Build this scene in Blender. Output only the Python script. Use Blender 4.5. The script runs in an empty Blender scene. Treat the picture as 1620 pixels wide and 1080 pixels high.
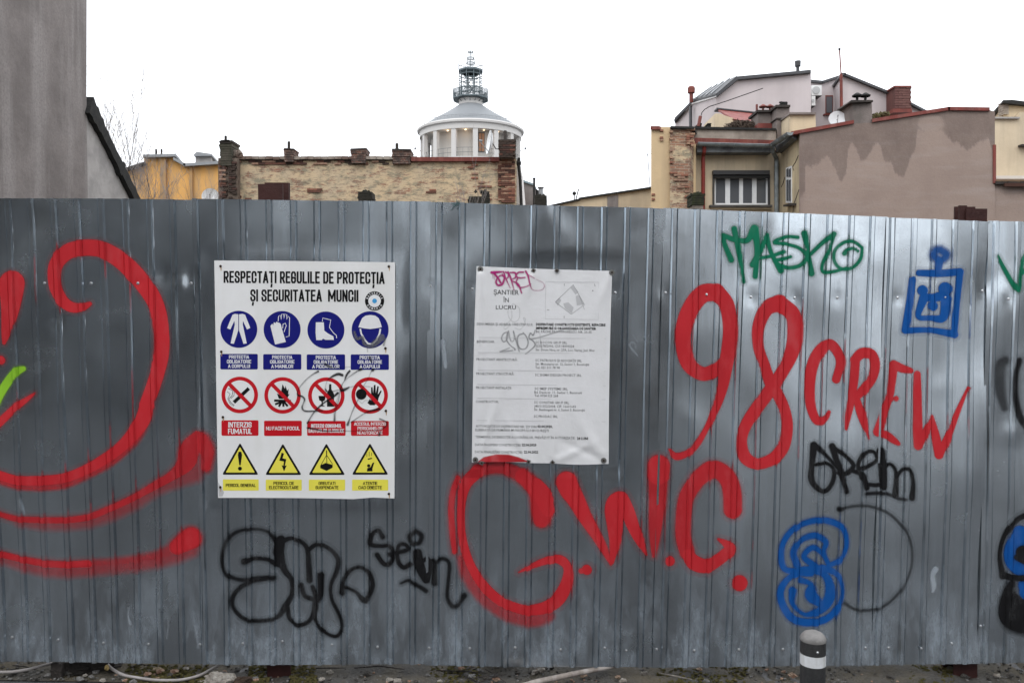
import bpy, math, random
import numpy as np
from mathutils import Vector, Matrix
random.seed(7); RNG = np.random.default_rng(11)
SC = bpy.context.scene
R = math.radians
# ------------------------------------------------------------------ camera
FPX = 1296.0                      # focal length in photograph pixels (1620 wide)
PITCH = R(1.5)
cd = bpy.data.cameras.new("camera"); cam = bpy.data.objects.new("camera", cd)
SC.collection.objects.link(cam); SC.camera = cam
cd.sensor_width = 36.0; cd.lens = 36.0 * FPX / 1620.0
cd.clip_start = 0.05; cd.clip_end = 2000
CAMZ = 1.58
cam.location = (0, 0, CAMZ); cam.rotation_euler = (R(90) - PITCH, 0, 0)
SC.render.resolution_x = 1024; SC.render.resolution_y = 682
# ------------------------------------------------------------------ world: overcast daylight
w = bpy.data.worlds.new("World"); SC.world = w; w.use_nodes = True
nt = w.node_tree; nt.nodes.clear()
sky = nt.nodes.new("ShaderNodeTexSky"); sky.sky_type = 'NISHITA'; sky.sun_disc = False
sky.sun_elevation = R(48); sky.sun_rotation = R(150); sky.dust_density = 3.0
hs = nt.nodes.new("ShaderNodeHueSaturation"); hs.inputs['Saturation'].default_value = 0.25
nt.links.new(sky.outputs[0], hs.inputs['Color'])
mx = nt.nodes.new("ShaderNodeMix"); mx.data_type = 'RGBA'
mx.inputs[0].default_value = 0.86
mx.inputs[7].default_value = (11.6, 12.0, 12.6, 1)
nt.links.new(hs.outputs[0], mx.inputs[6])
bg = nt.nodes.new("ShaderNodeBackground"); bg.inputs['Strength'].default_value = 0.15
nt.links.new(mx.outputs[2], bg.inputs['Color'])
wo = nt.nodes.new("ShaderNodeOutputWorld"); nt.links.new(bg.outputs[0], wo.inputs['Surface'])
sl = bpy.data.lights.new("sun", 'SUN'); sl.energy = 0.7; sl.angle = R(25); sl.color = (1, .97, .93)
so = bpy.data.objects.new("sun", sl); SC.collection.objects.link(so)
so.rotation_euler = (R(90 - 48), 0, R(-30))
so.location = (0, 0, 60)
SC.view_settings.view_transform = 'Standard'; SC.view_settings.look = 'None'
SC.view_settings.exposure = 0.34; SC.view_settings.gamma = 1.0
SC.view_settings.use_curve_mapping = False
SC.render.engine = 'CYCLES'
SC.cycles.transparent_max_bounces = 16
SC.cycles.max_bounces = 6
# ------------------------------------------------------------------ tracing helpers
FW = np.array([0, math.cos(PITCH), -math.sin(PITCH)]); UPV = np.array([0, math.sin(PITCH), math.cos(PITCH)])
EYE = np.array([0, 0, CAMZ])
def ray(px, py):
    px = np.asarray(px, float); py = np.asarray(py, float)
    a = (px - 810) / FPX; b = (540 - py) / FPX
    return np.stack([a, FW[1] + b * UPV[1], FW[2] + b * UPV[2]], -1)
def at(px, py, Y):
    """point of the scene seen at photograph pixel (px,py) on the plane y=Y"""
    d = ray(px, py); return EYE + d * (Y / d[..., 1:2])
def GZ(x): return np.clip(-.018 * (np.asarray(x, float) + 1.0), -.072, .036)      # the pavement falls gently to the right
def atg(px, py, Z=0.0):
    d = ray(px, py); q = EYE + d * ((Z - CAMZ) / d[..., 2:3])
    for _ in range(3): q = EYE + d * ((Z + float(GZ(q[0])) - CAMZ) / d[..., 2:3])
    return q
def v3(p): return (float(p[0]), float(p[1]), float(p[2]))
# ------------------------------------------------------------------ object helpers
def link(o): SC.collection.objects.link(o)
def thing(name, label, cat, loc=(0, 0, 0), group=None):
    o = bpy.data.objects.new(name, None); link(o); o.location = loc
    o.empty_display_size = .2
    o['label'] = label; o['category'] = cat
    if group: o['group'] = group
    return o
def base_of(o):
    while o.parent: o = o.parent
    return np.array(o.location)
def mesh_obj(name, V, F, mat, parent=None, smooth=False, label=None, angle=None, org=None):
    V = np.asarray(V, float).reshape(-1, 3)
    b = base_of(parent) if parent is not None else (np.array(org) if org is not None else np.zeros(3))
    me = bpy.data.meshes.new(name)
    me.from_pydata((V - b).tolist(), [], F if isinstance(F, list) else F.tolist())
    me.materials.append(mat)
    if smooth:
        me.polygons.foreach_set('use_smooth', [True] * len(me.polygons))
        if angle: me.set_sharp_from_angle(angle=R(angle))
    o = bpy.data.objects.new(name, me); link(o)
    if parent is not None: o.parent = parent
    else: o.location = b
    if label: o['label'] = label
    return o
def copy_part(o, parent, loc=(0, 0, 0), rot=None, scale=None):
    c = o.copy(); link(c); c.parent = parent; c.location = loc
    if rot is not None: c.rotation_euler = rot
    if scale is not None: c.scale = scale
    return c
class G:
    def __init__(s): s.V = []; s.F = []
    def add(s, V, F):
        n = len(s.V); s.V += [tuple(map(float, v)) for v in V]; s.F += [tuple(i + n for i in f) for f in F]; return s
    def box(s, x0, x1, y0, y1, z0, z1, jit=0):
        V = [(x, y, z) for z in (z0, z1) for y in (y0, y1) for x in (x0, x1)]
        if jit: V = [tuple(c + random.uniform(-jit, jit) for c in v) for v in V]
        return s.add(V, [(0, 2, 3, 1), (4, 5, 7, 6), (0, 1, 5, 4), (1, 3, 7, 5), (3, 2, 6, 7), (2, 0, 4, 6)])
    def prism(s, P, d):
        """P: 3-D polygon, d: extrusion vector (or end polygon)"""
        P = [np.array(p, float) for p in P]; n = len(P)
        Q = [p + np.array(d) for p in P]
        F = [tuple(range(n)), tuple(range(2 * n - 1, n - 1, -1))]
        F += [(i, i + n, (i + 1) % n + n, (i + 1) % n) for i in range(n)]
        return s.add(P + Q, F)
    def pp(s, pts, Y, depth, dx=0.0, jit=0):
        """polygon traced in photograph pixels, stood up at distance Y and given a depth"""
        P = [at(x, y, Y) + (np.array([random.uniform(-jit, jit), 0, random.uniform(-jit, jit)]) if jit else 0) for x, y in pts]
        for q, (x, y) in zip(P, pts):
            if y >= 420: q[2] = -.08          # walls stand on the ground behind the fence
        return s.prism(P, (dx, depth, 0))
    def bp(s, x0, y0, x1, y1, Y, depth, dx=0.0, jit=0):
        return s.pp([(x0, y0), (x0, y1), (x1, y1), (x1, y0)], Y, depth, dx, jit)
    def tube(s, pts, rad, n=6, cap=True):
        pts = [Vector(p) for p in pts]; m = len(pts)
        if not hasattr(rad, '__len__'): rad = [rad] * m
        V = []; F = []
        ref = None
        for i, p in enumerate(pts):
            t = (pts[min(i + 1, m - 1)] - pts[max(i - 1, 0)]).normalized()
            if ref is None: ref = t.orthogonal().normalized()
            ref = (ref - t * ref.dot(t)); ref = ref.normalized() if ref.length > 1e-6 else t.orthogonal().normalized()
            b = t.cross(ref)
            for k in range(n):
                a = 2 * math.pi * k / n
                V.append(p + (ref * math.cos(a) + b * math.sin(a)) * rad[i])
        for i in range(m - 1):
            for k in range(n):
                F.append((i * n + k, i * n + (k + 1) % n, (i + 1) * n + (k + 1) % n, (i + 1) * n + k))
        if cap: F += [tuple(range(n - 1, -1, -1)), tuple((m - 1) * n + k for k in range(n))]
        return s.add([tuple(v) for v in V], F)
    def lathe(s, prof, c, n=24, a0=0.0, a1=2 * math.pi):
        """prof: (radius, z) from bottom to top round the vertical axis through c"""
        V = []; F = []; full = abs(a1 - a0 - 2 * math.pi) < 1e-6; k_ = n if full else n + 1
        for r, z in prof:
            for k in range(k_):
                a = a0 + (a1 - a0) * k / n
                V.append((c[0] + r * math.cos(a), c[1] + r * math.sin(a), c[2] + z))
        for i in range(len(prof) - 1):
            for k in range(n):
                k2 = (k + 1) % k_
                F.append((i * k_ + k, i * k_ + k2, (i + 1) * k_ + k2, (i + 1) * k_ + k))
        return s.add(V, F)
    def blob(s, c, r, n1=8, n2=6, jit=.2, sq=(1, 1, 1)):
        V = []; F = []
        for i in range(n2 + 1):
            t = math.pi * i / n2
            for k in range(n1):
                a = 2 * math.pi * k / n1; q = 1 + (random.uniform(-jit, jit))
                V.append((c[0] + r * sq[0] * q * math.sin(t) * math.cos(a), c[1] + r * sq[1] * q * math.sin(t) * math.sin(a), c[2] - r * sq[2] * q * math.cos(t)))
        for i in range(n2):
            for k in range(n1):
                F.append((i * n1 + k, i * n1 + (k + 1) % n1, (i + 1) * n1 + (k + 1) % n1, (i + 1) * n1 + k))
        return s.add(V, F)
    def out(s, name, mat, parent=None, **k): return mesh_obj(name, s.V, s.F, mat, parent, **k)
# ------------------------------------------------------------------ materials
def new_mat(name):
    m = bpy.data.materials.new(name); m.use_nodes = True
    t = m.node_tree; b = t.nodes['Principled BSDF']; return m, t, b
def nnode(t, kind, **ins):
    n = t.nodes.new(kind)
    for k, v in ins.items(): n.inputs[k].default_value = v
    return n
def noise(t, vec, scale, detail=5, rough=.6, stretch=None):
    if stretch:
        mp = t.nodes.new('ShaderNodeMapping'); mp.inputs['Scale'].default_value = stretch
        t.links.new(vec, mp.inputs['Vector']); vec = mp.outputs[0]
    n = nnode(t, 'ShaderNodeTexNoise', Scale=scale, Detail=detail, Roughness=rough)
    t.links.new(vec, n.inputs['Vector']); return n.outputs['Fac']
def ramp(t, f, a, b):
    r = t.nodes.new('ShaderNodeMapRange'); r.inputs['From Min'].default_value = a; r.inputs['From Max'].default_value = b
    t.links.new(f, r.inputs['Value']); return r.outputs[0]
def mixc(t, f, a, b, scale=1.0):
    m = t.nodes.new('ShaderNodeMix'); m.data_type = 'RGBA'
    if scale != 1.0:
        mm = t.nodes.new('ShaderNodeMath'); mm.operation = 'MULTIPLY'; mm.inputs[1].default_value = scale
        t.links.new(f, mm.inputs[0]); f = mm.outputs[0]
    t.links.new(f, m.inputs[0])
    for i, c in ((6, a), (7, b)):
        if isinstance(c, tuple): m.inputs[i].default_value = (*c[:3], 1)
        else: t.links.new(c, m.inputs[i])
    return m.outputs[2]
def obj_co(t): return t.nodes.new('ShaderNodeTexCoord').outputs['Object']
def mat(name, col, rough=.8, metal=0.0, var=None, vs=3.0, va=.5, streak=None, sa=.5, bump=0.0, bs=40.0, spec=.3, grain=None, gs=60):
    """procedural surface: blotches (var), vertical run marks (streak), fine grain and relief"""
    m, t, b = new_mat(name); b.inputs['Roughness'].default_value = rough; b.inputs['Metallic'].default_value = metal
    b.inputs['Specular IOR Level'].default_value = spec
    co = obj_co(t); c = tuple(col)
    if var is None: var = tuple(x * .72 for x in col)
    c = mixc(t, ramp(t, noise(t, co, vs, 7, .65), .40, .62), c, tuple(var), va)
    if streak: c = mixc(t, ramp(t, noise(t, co, vs * 1.6, 5, .6, (1, 1, .10)), .47, .61), c, tuple(streak), sa)
    if grain: c = mixc(t, ramp(t, noise(t, co, gs, 3, .7), .45, .7), c, tuple(grain), .5)
    t.links.new(c, b.inputs['Base Color'])
    if bump:
        bn = t.nodes.new('ShaderNodeBump'); bn.inputs['Strength'].default_value = min(1, bump); bn.inputs['Distance'].default_value = .02
        t.links.new(noise(t, co, bs, 6, .65), bn.inputs['Height']); t.links.new(bn.outputs[0], b.inputs['Normal'])
    return m
def flat(name, col, rough=.5, spec=.4):
    return mat(name, col, rough, 0, tuple(x * .93 for x in col), 9, .6, spec=spec)
def tag(o, label, cat, group=None):
    o['label'] = label; o['category'] = cat
    if group: o['group'] = group
    return o
def kind(o, k): o['kind'] = k; return o
# ================================================================== ground
M_asph = mat('wet_asphalt', (.060, .060, .062), .55, 0, (.032, .032, .034), 1.3, .8, bump=.6, bs=90, spec=.5, grain=(.11, .11, .11), gs=160)
M_dirt = mat('dark_wet_dirt', (.052, .050, .047), .8, 0, (.085, .068, .040), 4.0, .8, bump=1.0, bs=60, grain=(.11, .10, .085), gs=120)
g = G().add([(x, y, float(GZ(x))) for y in (-300, 400) for x in (-300, -3, 3, 300)], [(0, 1, 5, 4), (1, 2, 6, 5), (2, 3, 7, 6)])
kind(g.out('ground', M_asph), 'structure')
# strip of rough soil at the fence foot and the lot behind it
xs = np.concatenate([np.linspace(-15, -4.7, 24), np.linspace(-4.6, 4.6, 300), np.linspace(4.7, 15, 24)]); nx, ny = len(xs), 60
xs = xs * 1.0; ys = 3.50 + 24.0 * np.linspace(0, 1, ny) ** 3.2
XX, YY = np.meshgrid(xs, ys)
hh = (np.sin(XX * 5.1 + YY * 3) * .008 + np.sin(XX * 13 + YY * 21) * .005 + RNG.normal(0, .005, XX.shape) + .008) * np.clip((YY - 3.5) * 8, 0, 1) * np.clip((15 - np.abs(XX)) * 2, 0, 1) + .005 + GZ(XX)
V = np.stack([XX, YY, hh], -1).reshape(-1, 3)
F = [(j * nx + i, j * nx + i + 1, (j + 1) * nx + i + 1, (j + 1) * nx + i) for j in range(ny - 1) for i in range(nx - 1)]
kind(mesh_obj('soil', V, F, M_dirt, smooth=True), 'structure')

# ================================================================== fence geometry
ALPHA = math.atan(.037)
UF = np.array([math.cos(ALPHA), math.sin(ALPHA), 0]); NF = np.array([math.sin(ALPHA), -math.cos(ALPHA), 0]); OF = np.array([0, 3.57, 0])
def FP(px, py, n=0.0):
    """point on the fence plane (moved n metres toward the street) seen at pixel px,py"""
    d = ray(px, py); n = np.asarray(n, float)
    t = (n - (EYE - OF) @ NF) / (d @ NF)
    return EYE + d * t[..., None]
top = [-175, -136, -98, -60, -22.5, 15, 50, 87, 124, 161, 200, 237.5, 273, 310, 350, 385, 426, 464, 501, 540, 579, 616, 654, 695, 731, 771, 805, 844, 881, 917.5, 955.5, 992, 1029, 1067, 1103, 1138, 1174, 1209, 1243, 1277.5, 1312.5, 1347, 1380, 1410, 1445.5, 1475.5, 1509, 1541, 1574, 1609, 1643, 1677, 1711, 1745, 1779, 1813]
bot = [-139, -103, -67, -31, 5, 41, 76, 114, 150, 185, 221, 256, 289.5, 325, 361, 397, 433, 470.5, 506, 545, 581, 617.5, 652.5, 689, 726, 762.5, 799, 834, 870, 906, 942.5, 976.5, 1012.5, 1049, 1084, 1117, 1152, 1188, 1221, 1256, 1290, 1325, 1359, 1388, 1427, 1460.5, 1492.5, 1526, 1559, 1592.5, 1627, 1661, 1695, 1729, 1763, 1797]
XT = np.array(top, float); XB = np.array(bot, float); KK = np.arange(len(XT), dtype=float)
def px_of(u, py):
    t = (py - 350) / 690.0
    return np.interp(u, KK, XT) * (1 - t) + np.interp(u, KK, XB) * t
def u_of(px, py):
    """rib coordinate of pixels, all on one row py"""
    t = (py - 350) / 690.0
    return np.interp(px, XT * (1 - t) + XB * t, KK)
SEAM_U = [0.0, u_of(-50, 350), u_of(305, 350), u_of(677, 350), u_of(1049, 350), 43.0, u_of(1562, 350), u_of(1776, 350), len(XT) - 1.0]
SEAM_U = [float(s) for s in SEAM_U]
SEAM_U[5] -= .30
TOPY = lambda x: np.interp(x, [-200, 0, 200, 400, 720, 815, 1000, 1100, 1200, 1320, 1410, 1480, 1560, 1620, 1850], [309, 313, 313.5, 316, 319, 323, 327, 331, 335, 340, 343.5, 346, 349.5, 351, 357])
BOTY = lambda x: np.interp(x, [-200, 0, 200, 400, 700, 800, 1000, 1200, 1400, 1500, 1620, 1850], [1042, 1046, 1047.5, 1049.5, 1051, 1054.5, 1054.5, 1054, 1052, 1050.5, 1048.5, 1045])
DENTS = []   # (px,py,radius px,height m)
DENTS += [(262, 440, 16, -.006), (285, 446, 9, .005), (300, 438, 12, -.004), (88, 505, 9, -.006), (960, 985, 30, -.006), (1034, 982, 22, -.007),
          (1075, 520, 40, .004), (900, 345, 30, -.006), (862, 338, 22, .004), (560, 990, 25, -.005), (1565, 445, 26, -.005), (1310, 480, 40, .003),
          (30, 380, 45, -.008), (10, 520, 60, .006), (180, 540, 26, -.004), (120, 700, 60, -.005), (60, 640, 50, .004), (1480, 370, 40, .003), (1410, 900, 40, -.004),
          (730, 360, 30, -.004), (770, 500, 50, .004), (680, 640, 40, -.004), (1090, 690, 60, .004), (1350, 640, 50, -.004), (1530, 760, 40, .004), (1590, 560, 50, -.003)]
for _ in range(60): DENTS.append((RNG.uniform(-100, 1700), RNG.uniform(340, 1040), RNG.uniform(14, 40), RNG.normal(0, .0018)))
SCREWS_T = [(-70, 447), (71, 448), (144, 448), (302, 448), (218, 448), (680, 452), (747, 457), (973, 463), (1052, 463), (1117, 466), (1188, 470), (1258, 471), (1325, 471), (1420, 471), (1495, 470), (1555, 460), (1594, 473), (1680, 474)]
SCREWS_B = [(-60, 1007), (18, 1008), (91, 1012), (164, 1016), (236, 1017), (317, 1018), (385, 1016), (447, 1013), (525, 1019), (597, 1023), (679, 1024), (743, 1025), (815, 1024), (887, 1027), (957, 1025), (991, 1029), (1038, 1025), (1098, 1028), (1169, 1027), (1239, 1027), (1370, 1025), (1407, 1025), (1458, 1025), (1507, 1018), (1552, 990), (1640, 1015)]
for p in SCREWS_T + SCREWS_B: DENTS.append((p[0], p[1], 8, -.0022))
def sm_box(px, py, x0, x1, y0, y1, s=14.):
    f = lambda a: np.clip(a / s, 0, 1)
    return f(px - x0 + s) * f(x1 + s - px) * f(py - y0 + s) * f(y1 + s - py)
def prof(u, px, py, k=None):
    """relief of the sheet in metres; arrays of equal shape"""
    f = np.abs(u - np.round(u))
    h = .0085 * np.clip((.125 - f) / .05, 0, 1) - .0022 * np.clip(1 - np.abs(f - .142) / .017, 0, 1)
    if k is None: k = np.clip(np.searchsorted(SEAM_U, u, side='right') - 1, 0, len(SEAM_U) - 2)
    else: k = np.full(u.shape, k)
    s0 = np.array(SEAM_U)[k]; s1 = np.array(SEAM_U)[k + 1]; q = (u - s0) / (s1 - s0)
    h = h + .0036 * np.clip(1 - q, 0, 1) ** 2                     # each sheet laps over its neighbour
    calm = 1 - sm_box(px, py, 330, 635, 405, 795) - sm_box(px, py, 738, 980, 412, 742)
    h = h + calm * .0085 * np.sin(px * .0105 + py * .0062 + k * 1.7) * np.sin(py * .0088 + k * 2.3)   # sheets are not flat
    h = h + calm * .0020 * np.sin(px * .031 + k) * np.sin(py * .019 + px * .004) * (f > .125)
    for a, b, r, z in DENTS:
        d2 = ((px - a) ** 2 + (py - b) ** 2) / (r * r)
        h = h + (z * np.exp(-d2) if z < 0 else z * np.exp(-d2) * calm)
    return h
def FS(px, py, u, n=0.0, k=None):
    return FP(px, py, 0.0) + NF * (prof(u, px, py, k) + n)[..., None]
# steel: galvanised sheet with stains and dust, blurred reflections
def steel():
    m, t, b = new_mat('galvanised_steel'); co = obj_co(t)
    b.inputs['Metallic'].default_value = 1.0
    base = mixc(t, ramp(t, noise(t, co, 1.6, 6, .6), .35, .7), (.53, .58, .62), (.39, .425, .455))
    base = mixc(t, ramp(t, noise(t, co, 9, 6, .7, (1, 1, .10)), .47, .66), base, (.62, .69, .75), .5)
    base = mixc(t, ramp(t, noise(t, co, 260, 2, .5), .55, .75), base, (.30, .32, .34), .5)
    # dusty splashes near the ground
    sp = t.nodes.new('ShaderNodeSeparateXYZ'); t.links.new(co, sp.inputs[0])
    low = ramp(t, sp.outputs['Z'], .62, .12)
    spl = ramp(t, noise(t, co, 11, 8, .75, (1, 1, .30)), .44, .66)
    mm = t.nodes.new('ShaderNodeMath'); mm.operation = 'MULTIPLY'; t.links.new(low, mm.inputs[0]); t.links.new(spl, mm.inputs[1])
    scr = ramp(t, noise(t, co, 26, 3, .5, (1, 1, .22)), .80, .86)
    mm2 = t.nodes.new('ShaderNodeMath'); mm2.operation = 'MAXIMUM'; t.links.new(mm.outputs[0], mm2.inputs[0])
    m3 = t.nodes.new('ShaderNodeMath'); m3.operation = 'MULTIPLY'; m3.inputs[1].default_value = .5; t.links.new(scr, m3.inputs[0]); t.links.new(m3.outputs[0], mm2.inputs[1])
    dust = t.nodes.new('ShaderNodeBsdfPrincipled'); dust.inputs['Base Color'].default_value = (.25, .29, .33, 1); dust.inputs['Roughness'].default_value = .8
    rr = ramp(t, noise(t, co, 3.5, 6, .65), .3, .75)
    mr = t.nodes.new('ShaderNodeMapRange'); mr.inputs['To Min'].default_value = .18; mr.inputs['To Max'].default_value = .31
    t.links.new(rr, mr.inputs['Value']); t.links.new(mr.outputs[0], b.inputs['Roughness'])
    t.links.new(base, b.inputs['Base Color'])
    bn = t.nodes.new('ShaderNodeBump'); bn.inputs['Strength'].default_value = .5; bn.inputs['Distance'].default_value = .004
    t.links.new(noise(t, co, 5.0, 1.6, .45, (1, 1, .5)), bn.inputs['Height']); t.links.new(bn.outputs[0], b.inputs['Normal'])
    mx_ = t.nodes.new('ShaderNodeMixShader'); m4 = t.nodes.new('ShaderNodeMath'); m4.operation = 'MULTIPLY'; m4.inputs[1].default_value = .85
    t.links.new(mm2.outputs[0], m4.inputs[0]); t.links.new(m4.outputs[0], mx_.inputs[0])
    t.links.new(b.outputs[0], mx_.inputs[1]); t.links.new(dust.outputs[0], mx_.inputs[2])
    t.links.new(mx_.outputs[0], t.nodes['Material Output'].inputs['Surface'])
    return m
M_steel = steel()
M_steelback = mat('galvanised_dark', (.3, .32, .33), .5, .9)
M_screw = mat('zinc_screw', (.75, .76, .78), .3, 1.0)
M_rust = mat('red_brown_primer', (.050, .016, .013), .7, 0, (.030, .010, .009), 6, .8, bump=.3)
fence = thing('metal_fence', 'corrugated galvanised steel site fence covered in spray paint, running across the whole photo', 'fence', (0, 3.57, 0))
def ucols(u0, u1, nf):
    """column positions between u0,u1: rib kinks exactly plus nf cells on every flat"""
    L = []
    for k in range(int(math.floor(u0)) - 1, int(math.ceil(u1)) + 2):
        L += [k - .159, k - .142, k - .125, k - .075, k, k + .075, k + .125, k + .142]
        L += list(k + .159 + np.arange(nf) * .682 / nf)
    L = np.array(sorted(L)); L = L[(L > u0 + 1e-4) & (L < u1 - 1e-4)]
    return np.concatenate([[u0], L, [u1]])
def grid_faces(nr, nc):
    a = np.arange((nr - 1) * (nc - 1)); j = a // (nc - 1); i = a % (nc - 1)
    p = j * nc + i
    return np.stack([p, p + nc, p + nc + 1, p + 1], -1)
for si in range(len(SEAM_U) - 1):
    us = ucols(SEAM_U[si], SEAM_U[si + 1] + (.10 if si < len(SEAM_U) - 2 else 0), 6)
    vs = np.linspace(0, 1, 84)
    UU, VV = np.meshgrid(us, vs)
    xt = px_of(UU, 350.0)
    py = TOPY(xt) * (1 - VV) + BOTY(xt) * VV
    py = py + (si % 2) * 1.2 * (1 - VV)
    PXX = px_of(UU, py)
    P = FS(PXX, py, UU, 0.0, si)
    P = P.reshape(-1, 3); nf_ = len(P)
    Fq = grid_faces(len(vs), len(us))
    # the sheet has a back 0.8 mm behind
    P2 = P - NF * .0008
    o = mesh_obj('sheet', np.concatenate([P, P2]), np.concatenate([Fq, Fq[:, ::-1] + nf_]), M_steel, fence, smooth=True, angle=14)
# screws
gs_ = G(); gs_.lathe([(.0065, 0), (.0065, .001), (.0038, .0015), (.0038, .005), (0, .0055)], (0, 0, 0), 8)
screw0 = None
for k, (x, y) in enumerate(SCREWS_T + SCREWS_B):
    u = u_of(x, y); P = FS(np.array([x * 1.]), np.array([y * 1.]), np.array([u]), .0003)[0]
    if screw0 is None:
        me = bpy.data.meshes.new('screw'); me.from_pydata(gs_.V, [], gs_.F); me.materials.append(M_screw)
        screw0 = bpy.data.objects.new('screw', me); link(screw0); screw0.parent = fence; s = screw0
    else: s = screw0.copy(); link(s); s.parent = fence
    s.location = Vector(P - base_of(fence)); s.rotation_euler = (R(90), 0, ALPHA)
# posts: H beams in red primer behind the sheets, and two rails
for (x0, x1, yt, xb0, xb1, tall) in ((408, 447, 291, 423, 460, 1), (1529, 1562, 330, 1509, 1546, -1)):
    a = FP(x0, yt, -.045); b = FP(x1, yt, -.045); zt = a[2]
    ca = FP(xb0, 1060, -.045); cb = FP(xb1, 1060, -.045)
    gg = G()
    wv = (b - a) * 1.0
    
    # front flange, web, rear flange
    def slab(p0, p1, q0, q1, dy, z_top):
        d = np.array([0, dy, 0]); A = [np.array([q0[0], q0[1], -.12]), np.array([q1[0], q1[1], -.12]), np.array([p1[0], p1[1], z_top]), np.array([p0[0], p0[1], z_top])]
        gg.prism(A, d)
    slab(a, b, ca, cb, .010, zt)
    off = np.array([0, .095, 0])
    slab(a + off, b + off, ca + off, cb + off, .010, zt + .022)
    mid = (a + b) / 2; cm = (ca + cb) / 2; w5 = np.array([.004, 0, 0])
    slab(mid - w5 + off * .11, mid + w5 + off * .11, cm - w5 + off * .11, cm + w5 + off * .11, .084, zt)
    if tall == 1: gg.bp(445, 289, 458, 330, 3.70, .012)
    else: gg.bp(1518, 325, 1530, 365, 3.70, .012)
    gg.out('post', M_rust, fence, label='red brown steel post standing behind the sheets')
for yy in (450, 1018):
    gg = G(); a = FP(-170, yy, -.042); b = FP(1810, yy + 16, -.042)
    gg.prism([a, a + (0, 0, .04), a + (0, .03, .04), a + (0, .03, 0)], b - a)
    gg.out('rail', M_steelback, fence)
# ================================================================== spray paint: thin films that follow the sheets
def paint_mat(name, col, rough=.55, thin=(0.5,)):
    m, t, b = new_mat(name); co = obj_co(t)
    at_ = t.nodes.new('ShaderNodeAttribute'); at_.attribute_name = 'cover'
    sp = noise(t, co, 420, 2, .6)
    ad = t.nodes.new('ShaderNodeMath'); ad.operation = 'MULTIPLY_ADD'; ad.inputs[1].default_value = .8; ad.inputs[2].default_value = -.4
    t.links.new(sp, ad.inputs[0])
    # speckle only matters where the cover is partial
    par = t.nodes.new('ShaderNodeMath'); par.operation = 'SUBTRACT'; par.inputs[0].default_value = 1.0; t.links.new(at_.outputs['Fac'], par.inputs[1])
    ml = t.nodes.new('ShaderNodeMath'); ml.operation = 'MULTIPLY'; t.links.new(ad.outputs[0], ml.inputs[0]); t.links.new(par.outputs[0], ml.inputs[1])
    m2 = t.nodes.new('ShaderNodeMath'); m2.operation = 'MULTIPLY'; t.links.new(ml.outputs[0], m2.inputs[0]); t.links.new(at_.outputs['Fac'], m2.inputs[1])
    sm = t.nodes.new('ShaderNodeMath'); sm.operation = 'MULTIPLY_ADD'; sm.inputs[1].default_value = 2.4; sm.use_clamp = True
    t.links.new(m2.outputs[0], sm.inputs[0]); t.links.new(at_.outputs['Fac'], sm.inputs[2])
    c = mixc(t, ramp(t, noise(t, co, 5, 6, .6, (1, 1, .3)), .4, .7), tuple(col), tuple(x * .80 for x in col), .8)
    thn = ramp(t, noise(t, co, 16, 6, .7, (1, 1, .35)), .50, .66)
    c = mixc(t, thn, c, tuple(min(1, x * 1.25 + .03) for x in col), .7)
    t.links.new(c, b.inputs['Base Color']); b.inputs['Roughness'].default_value = rough; b.inputs['Specular IOR Level'].default_value = .18
    al = t.nodes.new('ShaderNodeMath'); al.operation = 'MULTIPLY_ADD'; al.inputs[1].default_value = -.20; al.inputs[2].default_value = 1.0; t.links.new(thn, al.inputs[0])
    a2 = t.nodes.new('ShaderNodeMath'); a2.operation = 'MULTIPLY'; t.links.new(al.outputs[0], a2.inputs[0]); t.links.new(sm.outputs[0], a2.inputs[1])
    t.links.new(a2.outputs[0], b.inputs['Alpha'])
    return m
P_red = paint_mat('red_spray_paint', (.52, .022, .030)); P_blk = paint_mat('black_spray_paint', (.008, .008, .009), .5)
P_grn = paint_mat('green_spray_paint', (.002, .165, .085)); P_blu = paint_mat('blue_spray_paint', (.003, .085, .34))
P_lime = paint_mat('lime_spray_paint', (.26, .52, .03)); P_mag = paint_mat('magenta_marker', (.42, .008, .17)); P_gry = paint_mat('grey_marker', (.16, .16, .165))
P_ink = paint_mat('black_marker', (.012, .012, .014)); P_scr = paint_mat('pale_scratch', (.5, .55, .6))
def crom(P, step=3.0):
    P = np.array(P, float)
    if len(P) < 3:
        n = max(2, int(np.hypot(*(P[-1, :2] - P[0, :2])) / step)); t = np.linspace(0, 1, n)[:, None]; return P[0] * (1 - t) + P[-1] * t
    Q = np.vstack([2 * P[0] - P[1], P, 2 * P[-1] - P[-2]]); out = []
    for i in range(1, len(Q) - 2):
        n = max(2, int(np.hypot(*(Q[i + 1, :2] - Q[i, :2])) / step))
        t = np.linspace(0, 1, n, endpoint=False)[:, None]
        a, b, c, d = Q[i - 1], Q[i], Q[i + 1], Q[i + 2]
        out.append(.5 * (2 * b + (c - a) * t + (2 * a - 5 * b + 4 * c - d) * t ** 2 + (3 * b - a - 3 * c + d) * t ** 3))
    out.append(P[-1:]); return np.vstack(out)
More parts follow.
